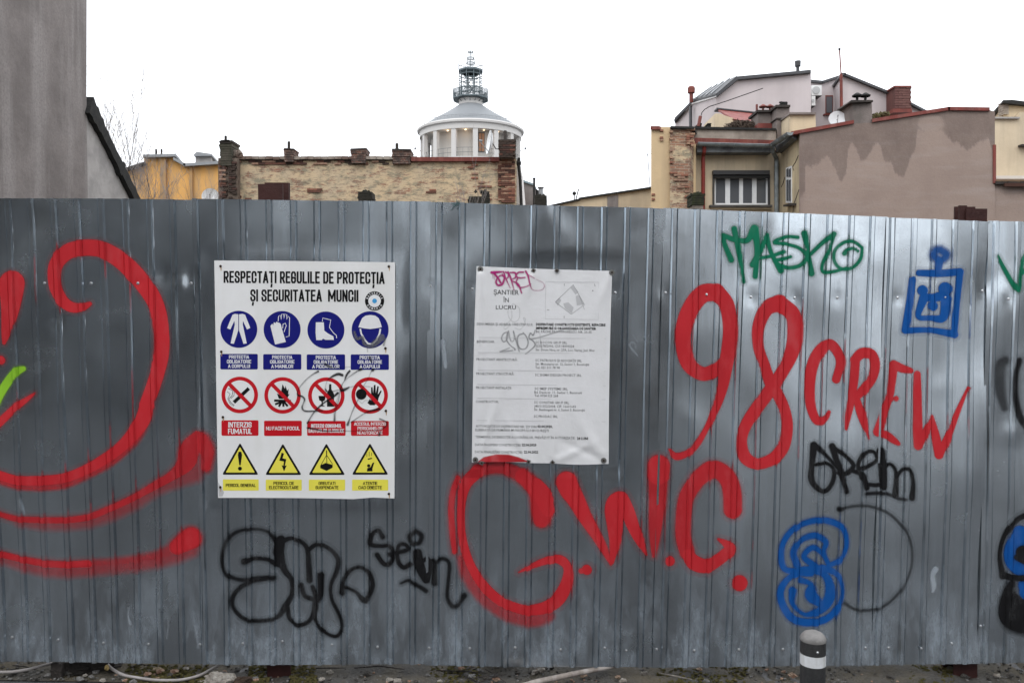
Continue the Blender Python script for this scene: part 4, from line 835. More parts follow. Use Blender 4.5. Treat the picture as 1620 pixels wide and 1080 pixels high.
for x in (247, 255.5): G().tube([at(x, 250, 34.5), at(x, 236, 34.5)], .045, 8).out('vent_pipe', M_tar, b2)
g = G().bp(309, 244, 334, 258, 35, 1.2, -.3); rb_ = g.out('roof_box', M_pale, b2, label='low cement roof hatch'); G().pp([(306, 245), (311, 240), (335, 243.5), (335, 246.5), (307, 247)], 34.8, 1.6, -.3).out('lid', M_lead, rb_)
def dish(name, label, c, r, face, mat_, group=None, arm=None, wallp=None):
    d = thing(name, label, 'satellite dish', tuple(c), group)
    n = Vector(face).normalized(); u = n.orthogonal().normalized(); w_ = n.cross(u); V = []; F = []; K = 20; L = 5
    for i in range(L + 1):
        rr = r * i / L; dz = r * .28 * (i / L) ** 2 - r * .28
        for k in range(K):
            a = 2 * math.pi * k / K; V.append(Vector(c) + n * dz + (u * math.cos(a) + w_ * math.sin(a)) * max(rr, .001))
    F = [(i * K + k, i * K + (k + 1) % K, (i + 1) * K + (k + 1) % K, (i + 1) * K + k) for i in range(L) for k in range(K)]
    m = len(V); V += [v - n * .02 for v in V]; F += [tuple(x + m for x in f[::-1]) for f in F[:]]
    mesh_obj('reflector', [tuple(v) for v in V], F, mat_, d, smooth=True, angle=40)
    foc = Vector(c) + n * r * .8; lowp = Vector(c) - Vector((0, 0, 1)) * r * .8
    G().tube([lowp, foc], .014 * r / .4, 5).out('feed_arm', M_lead, d)
    G().tube([foc, foc - n * .1 * r / .4], .035 * r / .4, 8).out('feed_horn', M_lead, d)
    if wallp is not None: G().tube([Vector(c) - n * r * .3, Vector(wallp) * .5 + (Vector(c) - n * r * .3) * .5 - Vector((0, 0, .1)), wallp], .022, 6).out('bracket', M_lead, d)
    return d
M_dish = mat('white_dish_paint', (.74, .75, .76), .45, 0, (.62, .63, .63), 4, .5)
dish('satellite_dish', 'white satellite dish low against the orange wall', at(333, 311, 32), .33, (.25, -1, .1), M_dish, wallp=tuple(at(338, 316, 33.9)))
# ---- brick building with cream plaster
def plaster_mat(name='cream_plaster', thr=.532):
    m, t, b = new_mat(name); co = obj_co(t); b.inputs['Roughness'].default_value = .9
    c = mixc(t, ramp(t, noise(t, co, 1.1, 6, .6), .38, .66), (.53, .40, .25), (.43, .35, .25), .8)
    c = mixc(t, ramp(t, noise(t, co, 1.9, 8, .75, (1, 1, 2.2)), .49, .585), c, (.20, .185, .13), .85)      # grey-green mould
    bk = t.nodes.new('ShaderNodeTexBrick'); mpb = t.nodes.new('ShaderNodeMapping'); mpb.inputs['Rotation'].default_value = (R(90), 0, 0); t.links.new(co, mpb.inputs['Vector']); t.links.new(mpb.outputs[0], bk.inputs['Vector'])
    for n_, v_ in (('Scale', 1.0), ('Brick Width', .25), ('Row Height', .078), ('Mortar Size', .009), ('Mortar Smooth', .2)): bk.inputs[n_].default_value = v_
    bk.inputs['Color1'].default_value = (.27, .11, .065, 1); bk.inputs['Color2'].default_value = (.15, .07, .05, 1); bk.inputs['Mortar'].default_value = (.30, .24, .18, 1)
    c = mixc(t, ramp(t, noise(t, co, 1.7, 9, .8, (.8, 1, 2.2)), thr, thr + .03), c, bk.outputs['Color'], .85)             # fallen plaster showing the brickwork
    c = mixc(t, ramp(t, noise(t, co, 6, 6, .8, (.5, 1, 4)), .555, .59), c, (.10, .065, .045), .75)
    c = mixc(t, ramp(t, noise(t, co, 30, 3, .7), .55, .75), c, (.60, .48, .32), .4)
    t.links.new(c, b.inputs['Base Color'])
    bn = t.nodes.new('ShaderNodeBump'); bn.inputs['Strength'].default_value = .7; bn.inputs['Distance'].default_value = .03
    t.links.new(noise(t, co, 9, 7, .7, (1, 1, 2)), bn.inputs['Height']); t.links.new(bn.outputs[0], b.inputs['Normal'])
    return m
M_plas = plaster_mat(); M_plas2 = plaster_mat('stained_pilaster_plaster', .465)
M_br = [mat('red_brick', (.155, .068, .046), .9, 0, (.10, .048, .036), 5, .8), mat('dark_brick', (.085, .038, .028), .9, 0, (.05, .03, .025), 5, .8), mat('orange_brick', (.24, .11, .07), .9, 0, (.16, .07, .05), 5, .8), mat('soot_and_shade_brick', (.035, .026, .023), .95, 0, (.06, .04, .03), 5, .8), mat('limed_brick', (.34, .22, .15), .9, 0, (.2, .11, .08), 5, .8), mat('pinkish_brick', (.30, .13, .085), .9, 0, (.2, .09, .06), 9, .9), mat('worn_brick', (.24, .11, .075), .9, 0, (.36, .24, .16), 9, .9), mat('maroon_single_brick', (.125, .055, .05), .9, 0, (.09, .045, .04), 3, .8), mat('dull_maroon_brick', (.145, .07, .06), .9, 0, (.10, .05, .045), 3, .8)]
M_mort = mat('old_mortar', (.16, .125, .10), .95, 0, (.09, .065, .05), 5, .8, bump=.5)
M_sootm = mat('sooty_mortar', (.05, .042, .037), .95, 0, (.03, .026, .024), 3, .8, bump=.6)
M_redtin = mat('red_painted_tin', (.16, .032, .022), .55, 0, (.09, .022, .017), 3, .8, (.24, .08, .06), .4)
M_cop = mat('pale_coping', (.30, .26, .22), .9, 0, (.10, .06, .045), 1.5, .9)
class Bricks:
    """single bricks sharing a few meshes, laid in courses on vertical faces that look toward the street"""
    cache = {}
    def __init__(s, parent, limit=290): s.p = parent; s.n = 0; s.lim = limit; s.rest = G()
    def put(s, x, y, z, L, H, m, rot=0):
        key = (round(L, 2), round(H, 3), m)
        if s.n < s.lim:
            if key not in Bricks.cache:
                g = G().box(-L / 2, L / 2, -.03, .09, -H / 2, H / 2); me = bpy.data.meshes.new('brick'); me.from_pydata(g.V, [], g.F); me.materials.append(M_br[m]); Bricks.cache[key] = me
            o = bpy.data.objects.new('brick', Bricks.cache[key]); link(o); o.parent = s.p; o.location = Vector((x, y, z)) - Vector(base_of(s.p)); o.rotation_euler = (random.uniform(-.02, .02), random.uniform(-.01, .01), rot + random.uniform(-.03, .03)); s.n += 1
        else: s.rest.box(x - L / 2, x + L / 2, y - .03, y + .09, z - H / 2, z + H / 2)
    def region(s, px0, py0, px1, py1, Y, mats, cover=1.0, L=.25, H=.078, mask=None, proud=.02):
        a = at(px0, py0, Y); b = at(px1, py1, Y); x0, x1, z1, z0 = a[0], b[0], a[2], b[2]
        row = 0; z = z1 - H / 2
        while z > z0:
            x = x0 + (L / 2 if row % 2 else 0) - L / 2
            while x < x1 - .02:
                xa = max(x, x0); xb = min(x + L - .014, x1)
                if xb - xa > .07:
                    xm = (xa + xb) / 2; ok = random.random() < cover
                    if ok and mask is not None:
                        ok = mask(810 + (xm) / Y * FPX * 1.0, z)
                    if ok: s.put(xm, Y - proud + random.uniform(-.012, .012), z, round(xb - xa, 2), H - .014, random.choice(mats))
                x += L
            z -= H; row += 1
    def done(s):
        if s.rest.V: kind(s.rest.out('brickwork', M_br[0], s.p), 'stuff')
b3 = thing('brick_building', 'long low wall of flaking cream plaster over red brick in front of the tower', 'building', tuple(at(580, 470, 30)))
G().pp([(368, 440), (368, 251), (450, 249), (560, 249), (790, 250), (817, 251), (815, 440)], 30, 6, .2).out('wall', M_plas, b3)
G().bp(345, 250, 376, 440, 29.7, .28).out('pier', M_mort, b3, label='brick pier at the left end')
g = G()
for x in np.linspace(377, 650, 26):
    x1 = x + 10.2; g_ = random.uniform(-.4, .4); g.bp(x, 247.2 + g_, x1, 252 + g_, 29.86, .5, jit=.006)
g.out('coping', M_cop, b3, label='uneven stone coping')
G().bp(650, 248.5, 790, 255, 29.84, .6).out('red_flashing', M_redtin, b3)
g = G().bp(375, 252.2, 650, 253.6, 29.93, .06); g.out('shadow_strip', M_sootm, b3)  # thin sooty mortar strip standing in for the coping's shadow line
BK = Bricks(b3, 292)
BK.region(790, 222, 815, 249, 29.55, [3, 1, 0, 3], .97)
BK.region(788, 252, 815, 322, 29.95, [0, 5, 4, 0, 1, 6, 2], .95, H=.075)
BK.region(347, 258, 360, 318, 29.68, [1, 4, 0, 3], .75)
BK.region(362, 256, 375, 318, 29.68, [3, 1, 3], .75)  # darker brick mix paints the shade of the recess in the pier
rn = RNG.uniform(-9, 9, (40, 3))
def msk(thr):
    def f(px, z):
        q = 0
        for i in range(10): q += math.sin(px * .045 * (1 + i * .37) + z * 1.6 * (1 + i * .23) + rn[i, 0]) / (1 + i * .25)
        return q > thr
    return f
BK.region(377, 254, 650, 262, 29.985, [1, 0, 3, 4], .55, proud=.012)
BK.region(377, 262, 398, 316, 29.985, [0, 1, 4], .45, mask=msk(.2), proud=.012)
BK.region(486, 298, 510, 304, 29.985, [0, 5], .6, proud=.008)
BK.region(674, 299, 690, 306, 29.985, [0, 5], .5, proud=.008)
BK.region(735, 256, 788, 322, 29.985, [0, 2, 4, 5], .40, mask=msk(1.0), proud=.008)
BK.region(400, 262, 720, 318, 29.985, [0, 1], .5, mask=msk(3.3), proud=.008)
BK.done()
# chimneys of the brick wall
def brickwork_mat(name, c1, c2, mo, soot, sf=.47):
    m, t, b = new_mat(name); co = obj_co(t); b.inputs['Roughness'].default_value = .92
    bk = t.nodes.new('ShaderNodeTexBrick'); mpb = t.nodes.new('ShaderNodeMapping'); mpb.inputs['Rotation'].default_value = (R(90), 0, 0); t.links.new(co, mpb.inputs['Vector']); t.links.new(mpb.outputs[0], bk.inputs['Vector'])
    for n_, v_ in (('Scale', 1.0), ('Brick Width', .25), ('Row Height', .085), ('Mortar Size', .012), ('Mortar Smooth', .3)): bk.inputs[n_].default_value = v_
    bk.inputs['Color1'].default_value = (*c1, 1); bk.inputs['Color2'].default_value = (*c2, 1); bk.inputs['Mortar'].default_value = (*mo, 1)
    c = mixc(t, ramp(t, noise(t, co, 3.2, 7, .75), sf, sf + .1), bk.outputs['Color'], soot, .8); t.links.new(c, b.inputs['Base Color'])
    bn = t.nodes.new('ShaderNodeBump'); bn.inputs['Distance'].default_value = .03; t.links.new(noise(t, co, 14, 6, .7), bn.inputs['Height']); t.links.new(bn.outputs[0], b.inputs['Normal'])
    return m
M_wbr = brickwork_mat('weathered_brickwork', (.17, .075, .05), (.10, .05, .038), (.20, .155, .125), (.038, .030, .026))
def chimney(par, px0, py0, px1, py1, Y, dep, m, cap=True, pipe=None, label=None, courses=True, mcap=None, jag=0):
    base = G()
    if courses:
        a = at(px0, py0, Y); c = at(px1, py1, Y); z = c[2]; i = 0
        while z < a[2] - .01:
            zt = min(z + .085, a[2]); e = random.uniform(-.018, .018) + (.03 if (a[2] - zt) < .2 and cap else 0)
            base.box(a[0] - e, c[0] + e * random.uniform(.4, 1.4), Y - e * .6, Y + dep, z, zt - .012)
            base.box(a[0] + .02, c[0] - .02, Y + .02, Y + dep - .02, zt - .014, zt); z = zt; i += 1
    else: base.bp(px0, py0, px1, py1, Y, dep)
    o = base.out('chimney', m, par, label=label)
    if cap: G().bp(px0 - 1.2, py0 - 1.6, px1 + 1.2, py0 + .6, Y - .05, dep + .1, jit=.015).out('cap', mcap or M_sootm, o)
    if pipe:
        G().tube([at(pipe[0], py0 + 1, Y + dep / 2), at(pipe[0], pipe[1], Y + dep / 2)], pipe[2] if len(pipe) > 2 else .06, 8).out('flue_pipe', M_sootm, o)
    return o
c1 = chimney(b3, 348, 224, 366, 262, 29.6, .8, mat('mossy_soot_render', (.045, .043, .030), .95, 0, (.10, .085, .07), 3, .8, bump=.5), True, (357, 215, .05), 'tall sooty chimney at the left end')
G().pp([(347, 226), (349, 221.5), (362, 221), (366, 226)], 29.55, .9, jit=.01).out('cap_slope', M_sootm, c1)
g = G()
for k in range(7): g.blob(at(368 + k * 2.2, 246 - (k % 3) * 1.6, 29.9), .11, 6, 4, .4)
g.out('broken_masonry', M_cop, b3)
chimney(b3, 450, 236, 464, 256, 29.8, .7, M_wbr, True, (457, 224, .055), 'small brick chimney stub with a pipe')
chimney(b3, 556, 236, 578, 258, 29.8, .7, M_wbr, True, None, 'squat brick chimney stub')
chimney(b3, 621, 237, 649, 259, 29.8, .8, M_wbr, True, (628, 227, .06), 'wide brick chimney stub with a pipe at its left')
chimney(b3, 790, 222, 815, 250, 29.6, .8, M_mort, True, (799, 207, .06), 'tall brick stack at the right end')
dish('satellite_dish', 'white satellite dish seen edge on beside the tall brick stack', at(773, 225, 29.2), .42, (-1, -.22, .12), M_dish, wallp=tuple(at(790, 236, 29.7)))
# stubs of demolished chimneys in the lot
def stub(label, px0, px1, py0, Y, broken=False, green=False):
    t = thing('chimney_stub', label, 'chimney', tuple(at((px0 + px1) / 2, 420, Y)), 'broken chimney stubs above the fence')
    a = at(px0, py0, Y); c = at(px1, 420, Y); g = G(); c[2] = -.08; z = c[2]; k = 0
    while z < a[2] - .35:
        zt = z + .09; e = random.uniform(-.02, .02)
        g.box(a[0] - e, c[0] + e, Y, Y + .5, z, zt - .01); z = zt
    g.out('shaft', mat('pale_chimney_render', (.26, .22, .18), .95, 0, (.12, .10, .09), 4, .9, bump=.6), t)
    g = G(); H = a[2] - z; n = 5
    for i in range(n):
        zt = z + H / n; wv = random.uniform(.0, .03) * (1 if i > 1 else .4); lft = (-.20 * (1 - abs(i - 1.2) / 3.5) if broken else 0)
        g.box(a[0] - wv - .01 + lft + (0.28 if broken and i > 2 else 0), c[0] + wv, Y - .03, Y + .53, z, zt - .008); z = zt
    for _ in range(8): g.blob((random.uniform(a[0], c[0]), Y + random.uniform(0, .4), a[2]), .05, 6, 4, .4)
    g.out('sooty_top', mat('sooty_moss', (.022, .022, .018), 1, 0, (.05, .06, .02) if green else (.06, .05, .04), 6, .6, bump=1), t)
    return t
stub('sooty broken chimney stub below the squat brick chimney', 568, 588, 303, 22)
stub('ragged half collapsed chimney stub near the right end of the brick wall', 752, 774, 303, 22, True)
stub('mossy topped chimney stub left of the four pane window', 1095, 1113, 306, 21, False, True)
stub('dark chimney stub right of the white drain strip', 847, 865, 309, 24)
# white narrow wall end and grey shed right of brick building
b4 = thing('white_gable', 'narrow white plastered wall end right of the brick stack', 'wall', tuple(at(818, 420, 31)))
G().pp([(817, 440), (817, 252), (821, 258), (826, 320), (826, 440)], 30.6, 3, .2).out('wall', flat('white_plaster', (.66, .63, .60), .8), b4)
g = G().tube([at(821, 250, 30.3), at(820.5, 262, 30.3), at(823, 285, 30.3), at(825, 330, 30.3)], .06, 6); g.out('downpipe', M_tar, b4)
g = G().blob(at(820.5, 258, 30.3), .10, 6, 4); g.out('lamp_bracket', M_tar, b4)
b5 = thing('grey_shed', 'small grey shed with a sloping roof right of the brick building', 'shed', tuple(at(835, 420, 36)))
G().pp([(824, 440), (824, 285), (845, 293), (846, 440)], 36, 3, .3).out('wall', M_grey, b5)
G().prism([at(822, 282.5, 35.9), at(846, 291, 35.9), at(846, 294, 35.9), at(822, 286, 35.9)], (.3, 3.2, 0)).out('roof', mat('blue_grey_tin', (.18, .23, .25), .5, .3), b5)
G().pp([(846, 440), (846, 296), (850, 300), (858, 306), (858, 440)], 37, 2).out('rear_wall', M_tar, b5)
for x, y0, y1, r in ((845, 282, 440, .05), (855.5, 297, 440, .10)):
    q = thing('pole', ('thin rusty' if r < .08 else 'thick grey') + ' pole standing beside the grey shed', 'pole', tuple(at(x, 440, 35.5))); G().tube([at(x, y1, 35.5), at(x, y0, 35.5)], r, 8).out('shaft', M_tar if r < .08 else M_lead, q); G().tube([at(x, y0 + 1, 35.5), at(x, y0 - .5, 35.5)], r * 1.4, 8).out('pole_cap', M_tar, q)
# low sloping wall between brick building and the right hand block
M_cream = mat('stained_cream_render', (.60, .49, .34), .9, 0, (.50, .41, .29), .9, .8, (.30, .25, .19), .5, bump=.4, bs=8)
M_cream2 = mat('pale_yellow_render', (.62, .46, .27), .9, 0, (.52, .39, .24), .8, .7, (.40, .30, .2), .35, bump=.3, bs=8)
b6 = thing('low_gable_wall', 'low cream wall with a dark sloping top left of the yellow block', 'wall', tuple(at(950, 440, 27)))
G().pp([(868, 440), (868, 327), (918, 315.5), (922, 314), (1034, 297), (1034, 440)], 27, .5).out('wall', M_cream, b6)
G().pp([(957, 440), (961, 311), (978, 308), (981, 440)], 26.97, .02).out('cement_patch', M_grey, b6)
g = G()
for a, c in (((866, 326.5), (918, 315)), ((916, 313.8), (1034, 296))): g.prism([at(a[0], a[1] - 1.3, 26.9), at(c[0], c[1] - 1.3, 26.9), at(c[0], c[1] + 1.4, 26.9), at(a[0], a[1] + 1.4, 26.9)], (0, .8, 0))
g.out('coping', M_tar, b6)
for k, (x0, y0, x1, y1) in enumerate(((911, 316, 915.5, 299), (908.5, 316, 908.5, 306))):
    q = thing('roof_aerial', ['slanting thin rod on the low sloping wall', 'short rod with a knob on the low sloping wall'][k], 'aerial', tuple(at(x0, y0, 27))); G().tube([at(x0, y0, 27), at(x1, y1, 27)], .02, 5).out('rod', M_tar, q)
    if k: G().blob(at(x1, y1, 27), .07, 6, 4, 0).out('knob', M_tar, q)
q = thing('roof_aerial', 'faint tall wire aerial with loops left of the yellow block', 'aerial', tuple(at(1028, 300, 28)))
G().tube([at(1028.5, 300, 28), at(1024.5, 243, 28)], .016, 5).out('rod', M_lead, q)
G().tube([at(1018, 247, 28), at(1031, 243, 28)], .012, 4).out('cross_rod', M_lead, q); G().tube([at(1021, 231, 28), at(1024, 226, 28), at(1028, 228, 28), at(1029, 238, 28), at(1024.5, 243, 28)], .009, 4).out('wire_loop', M_lead, q)
# ---- cream block with window (right hand)
b7 = thing('cream_block', 'yellow and cream rendered block with a four pane window behind the fence', 'building', tuple(at(1140, 470, 24)))
Yf = 23.3; Yw = 24.0; Yp = 22.15
G().pp([(1030, 470), (1030, 201), (1061, 201), (1061, 470)], Yf, 3.5, 2.6).out('left_wall', M_cream2, b7, label='yellow left wall')
G().pp([(1060, 470), (1060, 202), (1092, 203), (1092, 470)], Yf - .10, 3.5, 1.5).out('pilaster', M_plas2, b7, label='stained pilaster with bare brick')
BQ = Bricks(b7, 285)
for (x0, y0, x1, y1, cv, th) in ((1060, 268, 1090, 326, .55, 1.0), (1060, 203, 1064, 260, .40, -9), (1078, 237, 1089, 252, .35, -9), (1086, 203, 1099, 228, .8, -9), (1044, 205, 1049, 222, .6, -9), (1031, 306, 1037, 326, .7, -9), (1098, 258, 1100, 300, .6, -9), (1093, 228, 1101, 232, .6, -9)):
    BQ.region(x0, y0, x1, y1, Yf - (.115 if x0 > 1050 else .015), [5, 6, 5, 4], cv, L=.21, H=.066, mask=msk(th), proud=.006)
G().pp([(1091, 470), (1091, 203), (1101, 230), (1101, 470)], Yw - .35, 1.2).out('reveal', M_cream2, b7)
# window wall with a real opening
WX0, WX1, WY0, WY1 = 1130, 1217, 270, 324
g = G()
for (x0, y0, x1, y1) in ((1099, 228, WX0, 470), (WX1, 228, 1232, 470), (WX0, 228, WX1, WY0), (WX0, WY1, WX1, 470)): g.bp(x0, y0, x1, y1, Yw, .35)
g.out('window_wall', M_cream, b7, label='cream wall round the window')
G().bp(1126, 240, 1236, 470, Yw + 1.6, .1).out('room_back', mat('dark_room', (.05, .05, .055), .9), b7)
wn = G()
M_wf = flat('white_window_frame', (.70, .71, .72), .35); M_dk = mat('dark_shutter', (.035, .034, .035), .5); M_zinc = mat('weathered_zinc', (.26, .29, .30), .45, .5, (.10, .11, .11), 3, .7, (.25, .26, .26), .5)
yq = Yw + .10
for (x0, x1) in ((1130.5, 1132.6), (1147.5, 1155), (1169.5, 1175.5), (1190, 1197), (1212, 1216.5)): wn.bp(x0, 281, x1, 324, yq, .07)
wn.bp(1130.5, 280, 1216.5, 282, yq + .002, .06); wn.bp(1130.5, 321.5, 1216.5, 324, yq + .003, .06)
wf = wn.out('window_frame', M_wf, b7)
def glass_mat():
    m, t, b = new_mat('window_glass'); b.inputs['Base Color'].default_value = (.10, .105, .115, 1); b.inputs['Roughness'].default_value = .08; b.inputs['Specular IOR Level'].default_value = .6; b.inputs['Metallic'].default_value = .0
    return m
M_gl = glass_mat()
for (x0, x1) in ((1132.6, 1147.5), (1155, 1169.5), (1175.5, 1190), (1197, 1212)): G().bp(x0, 282, x1, 321.5, yq + .03, .012).out('pane', M_gl, wf)
sh = G().bp(1128.5, 269.5, 1218, 276, Yw - .16, .14).out('roller_shutter', M_dk, b7, label='dark roller shutter box'); G().bp(1129.5, 276.2, 1217, 281, Yw - .10, .09).out('shutter_curtain', mat('shutter_slats', (.02, .02, .02), .7), sh)
for x0, x1 in ((1127.6, 1129.6), (1216.6, 1218.4)): G().bp(x0, 276.5, x1, 325, Yw - .05, .12).out('guide_rail', M_dk, sh)
G().bp(1124, 324, 1222, 327.3, Yw - .18, .2).out('window_sill', mat('dark_sill', (.09, .085, .08), .8, 0, (.05, .045, .04), 4, .8), b7)
G().bp(1125, 328.3, 1221, 331, Yw - .10, .12).out('sill_moulding', M_cream, b7)
# parapet above the eave
G().pp([(1060, 203), (1061, 199.5), (1098, 200.3), (1098, 203.8)], Yf - .2, 3.0, 1).out('roof_sheet', M_tar, b7)
G().pp([(1098.2, 203.8), (1098.2, 200.3), (1228, 203), (1229, 206)], Yw - .28, 3.0, 1).out('roof_sheet', M_tar, b7)
G().pp([(1029, 205), (1029, 199.5), (1043, 199.5), (1043, 205)], Yf - .08, 3.2, 2.4).out('roof_edge', M_redtin, b7)
G().pp([(1098, 221), (1098, 204), (1228, 206.2), (1228, 224)], Yw - .22, 1.0).out('parapet', mat('sooty_cream', (.36, .31, .26), .9, 0, (.14, .11, .09), 1.2, .7, (.16, .13, .11), .5, bump=.4), b7)
G().pp([(1090, 232), (1090, 205), (1098, 205), (1098, 218), (1228, 222), (1228, 231), (1098, 230)], Yw - .27, .9).out('red_flashing', M_redtin, b7)
# gutter: half round, two runs, with boards beneath and downpipes
def gutter(par, a, b, r=.085, brackets=5):
    a = Vector(v3(a)); b = Vector(v3(b)); t = (b - a).normalized(); up = Vector((0, 0, 1)); s = t.cross(up).normalized(); V = []; F = []; n = 8
    for p in (a, b):
        for rr in (r, r - .008):
            for k in range(n + 1): an = math.pi * k / n; V.append(tuple(p + s * math.cos(an) * rr - up * math.sin(an) * rr))
    m = n + 1
    for k in range(n): F += [(k, k + 1, 2 * m + k + 1, 2 * m + k), (m + k, 3 * m + k, 3 * m + k + 1, m + k + 1)]
    for st in (0, 2 * m): F += [tuple(st + k for k in range(n + 1))]
    o = mesh_obj('gutter', V, F, M_zinc, par)
    g = G()
    for i in range(brackets):
        p = a + (b - a) * (i + .5) / brackets; g.tube([p + (s * math.cos(R(180 * k / 6)) - up * math.sin(R(180 * k / 6))) * (r + .008) for k in range(7)], .012, 4)
    g.tube([a + s * r, b + s * r], .012, 5); g.tube([a - s * r, b - s * r], .012, 5)
    g.out('bracket', M_zinc, o)
    return o
gutter(b7, at(1103, 226.5, Yw - .55), at(1219, 229.5, Yw - .55))
G().bp(1103, 231.5, 1222, 241, Yw - .42, .42).out('eave_board', mat('grey_board', (.17, .18, .185), .7, 0, (.06, .06, .065), 3, .8, (.15, .15, .15), .5), b7)
g = G().tube([at(1222, 231, Yw - .5), at(1222.5, 240, Yw - .45), at(1228, 250, Yw - .2), at(1228.5, 256, Yw - .15), at(1228.5, 430, Yw - .15)], .065, 10); dp = g.out('downpipe', M_zinc, b7, label='grey zinc downpipe')
for y in (262, 290, 315): G().tube([at(1228.5, y, Yw - .15), at(1228.5, y + 1.5, Yw - .15)], .075, 10).out('clamp', M_zinc, dp)
g = G().tube([at(1114.5, 229, Yw - .5), at(1114.3, 240, Yw - .45), at(1112.5, 248, Yw - .2), at(1112, 430, Yw - .2)], .055, 8); g.out('downpipe', mat('red_pipe_paint', (.22, .03, .022), .5, 0, (.14, .025, .02), 5, .7), b7, label='red painted downpipe')
# side wall linking the window wall to the pink firewall (faces left)
xs_ = at(1265, 400, Yp)[0]; zt_ = at(1265, 206, Yp)[2]; zt2 = at(1232, 238, Yw)[2]
M_yel2 = mat('cracked_yellow_render', (.55, .45, .29), .9, 0, (.42, .35, .24), 1.2, .7, (.2, .17, .13), .5, bump=.5, bs=8)
g = G().prism([(xs_, Yp + .02, 0), (xs_, Yw + .3, 0), (xs_, Yw + .3, zt_ - .05), (xs_, Yp + .02, zt_ - .05)], (.3, 0, 0)); g.out('side_wall', M_yel2, b7, label='cracked yellow side wall with a narrow window')
def onX(px, py, X=None): return on_x(px, py, (xs_ if X is None else X))
g = G(); 
def sx(px0, py0a, py0b, px1, py1a, py1b, out, th):   # quad on the side wall
    P = [onX(px0, py0a, xs_ - out), onX(px0, py0b, xs_ - out), onX(px1, py1b, xs_ - out), onX(px1, py1a, xs_ - out)]; return P
wfr = G().prism(sx(1243, 266, 321, 1251.5, 262.5, 321, .03, 0), (.06, 0, 0)).out('window_frame', M_wf, b7)
for (ya0, yb0, ya1, yb1) in ((268, 280, 266, 280), (285, 318, 284, 318)):
    for (xa, xb) in ((1244, 1246.8), (1247.8, 1250.6)): G().prism(sx(xa, ya0, yb0, xb, ya1, yb1, .045, 0), (.01, 0, 0)).out('pane', M_gl, wfr)
G().prism(sx(1239, 324, 327, 1251.8, 321.5, 325, .14, 0), (.14, 0, 0)).out('window_sill', M_sootm, b7)
g = G()
for P in ([(1263, 246), (1259, 256), (1254, 264), (1256, 270)], [(1242, 280), (1239, 290), (1236, 296)], [(1264, 300), (1260, 312), (1256, 322), (1254, 340)]): g.tube([v3(onX(x, y, xs_ - .004)) for x, y in P], .012, 4)
g.out('crack', M_sootm, b7)
gutter(b7, np.array(at(1219.5, 230, Yw - .55)), np.array(onX(1250, 209.5, xs_ - .32)), brackets=3)
G().prism([at(1226, 232, Yw - .45), at(1228, 241, Yw - .45), onX(1253, 219, xs_ - .22), onX(1252, 212, xs_ - .22)], (.2, .15, .0)).out('eave_board', bpy.data.materials['grey_board'], b7)
BQ.region(1225, 238, 1232, 262, Yw - .0, [1, 0], .8, proud=.01); BQ.done()
# ---- pink grey firewall with damp stain
def wet_mat():
    m, t, b = new_mat('pink_cement_render'); co = obj_co(t); b.inputs['Roughness'].default_value = .92
    c = mixc(t, ramp(t, noise(t, co, .8, 7, .65), .35, .7), (.322, .246, .206), (.262, .196, .166))
    c = mixc(t, ramp(t, noise(t, co, 2.2, 5, .6, (.3, 1, 2)), .5, .75), c, (.35, .29, .262), .6)
    c = mixc(t, ramp(t, noise(t, co, 22, 4, .7), .5, .75), c, (.22, .17, .15), .45)
    a = t.nodes.new('ShaderNodeAttribute'); a.attribute_name = 'damp'
    m2 = t.nodes.new('ShaderNodeMix'); m2.data_type = 'RGBA'; m2.blend_type = 'MULTIPLY'; m2.inputs[7].default_value = (.50, .49, .50, 1)
    mn = t.nodes.new('ShaderNodeMapRange'); mn.inputs['From Min'].default_value = .3; mn.inputs['From Max'].default_value = .62; mn.inputs['To Min'].default_value = .62; mn.inputs['To Max'].default_value = 1.0; t.links.new(noise(t, co, 1.4, 8, .7, (1, 1, .6)), mn.inputs['Value'])
    mu = t.nodes.new('ShaderNodeMath'); mu.operation = 'MULTIPLY'; t.links.new(a.outputs['Fac'], mu.inputs[0]); t.links.new(mn.outputs[0], mu.inputs[1])
    t.links.new(mu.outputs[0], m2.inputs[0]); t.links.new(c, m2.inputs[6]); t.links.new(m2.outputs[2], b.inputs['Base Color'])
    bn = t.nodes.new('ShaderNodeBump'); bn.inputs['Strength'].default_value = .5; bn.inputs['Distance'].default_value = .02
    t.links.new(noise(t, co, 12, 6, .7), bn.inputs['Height']); t.links.new(bn.outputs[0], b.inputs['Normal'])
    return m
M_pk = wet_mat()
b8 = thing('pink_firewall_building', 'large pinkish grey blind wall with dark jagged damp stains on the right', 'building', tuple(at(1420, 470, Yp)))
TX = [1265, 1350, 1380, 1420, 1503, 1565, 1574]; TYv = [210, 196, 194, 186, 174, 174, 177]
cols = np.linspace(1265, 1574, 230); 
bx = np.array([175, 178, 205, 210, 250, 290, 320, 340, 365, 390, 410, 430, 445, 460, 470, 490, 515, 530, 545, 580, 600, 640, 655, 665, 690, 740, 755, 810, 835, 850, 880, 890, 1040, 1060, 1085, 1110, 1140, 1165, 1190, 1215, 1250, 1290, 1330, 1345, 1362]) / 3.857 + 1220
by = np.array([990, 900, 860, 705, 705, 688, 655, 640, 672, 720, 770, 800, 770, 720, 600, 560, 590, 625, 672, 664, 622, 566, 562, 578, 670, 690, 750, 772, 700, 655, 600, 488, 488, 500, 535, 562, 558, 585, 612, 600, 568, 548, 538, 600, 640]) / 3.857 + 80
rows = 120
CX = np.repeat(cols[None], rows, 0); ty = np.interp(cols, TX, TYv); VV = np.linspace(0, 1, rows)[:, None]
CY = ty[None] * (1 - VV) + 420 * VV
jag = RNG.normal(0, .8, CX.shape)
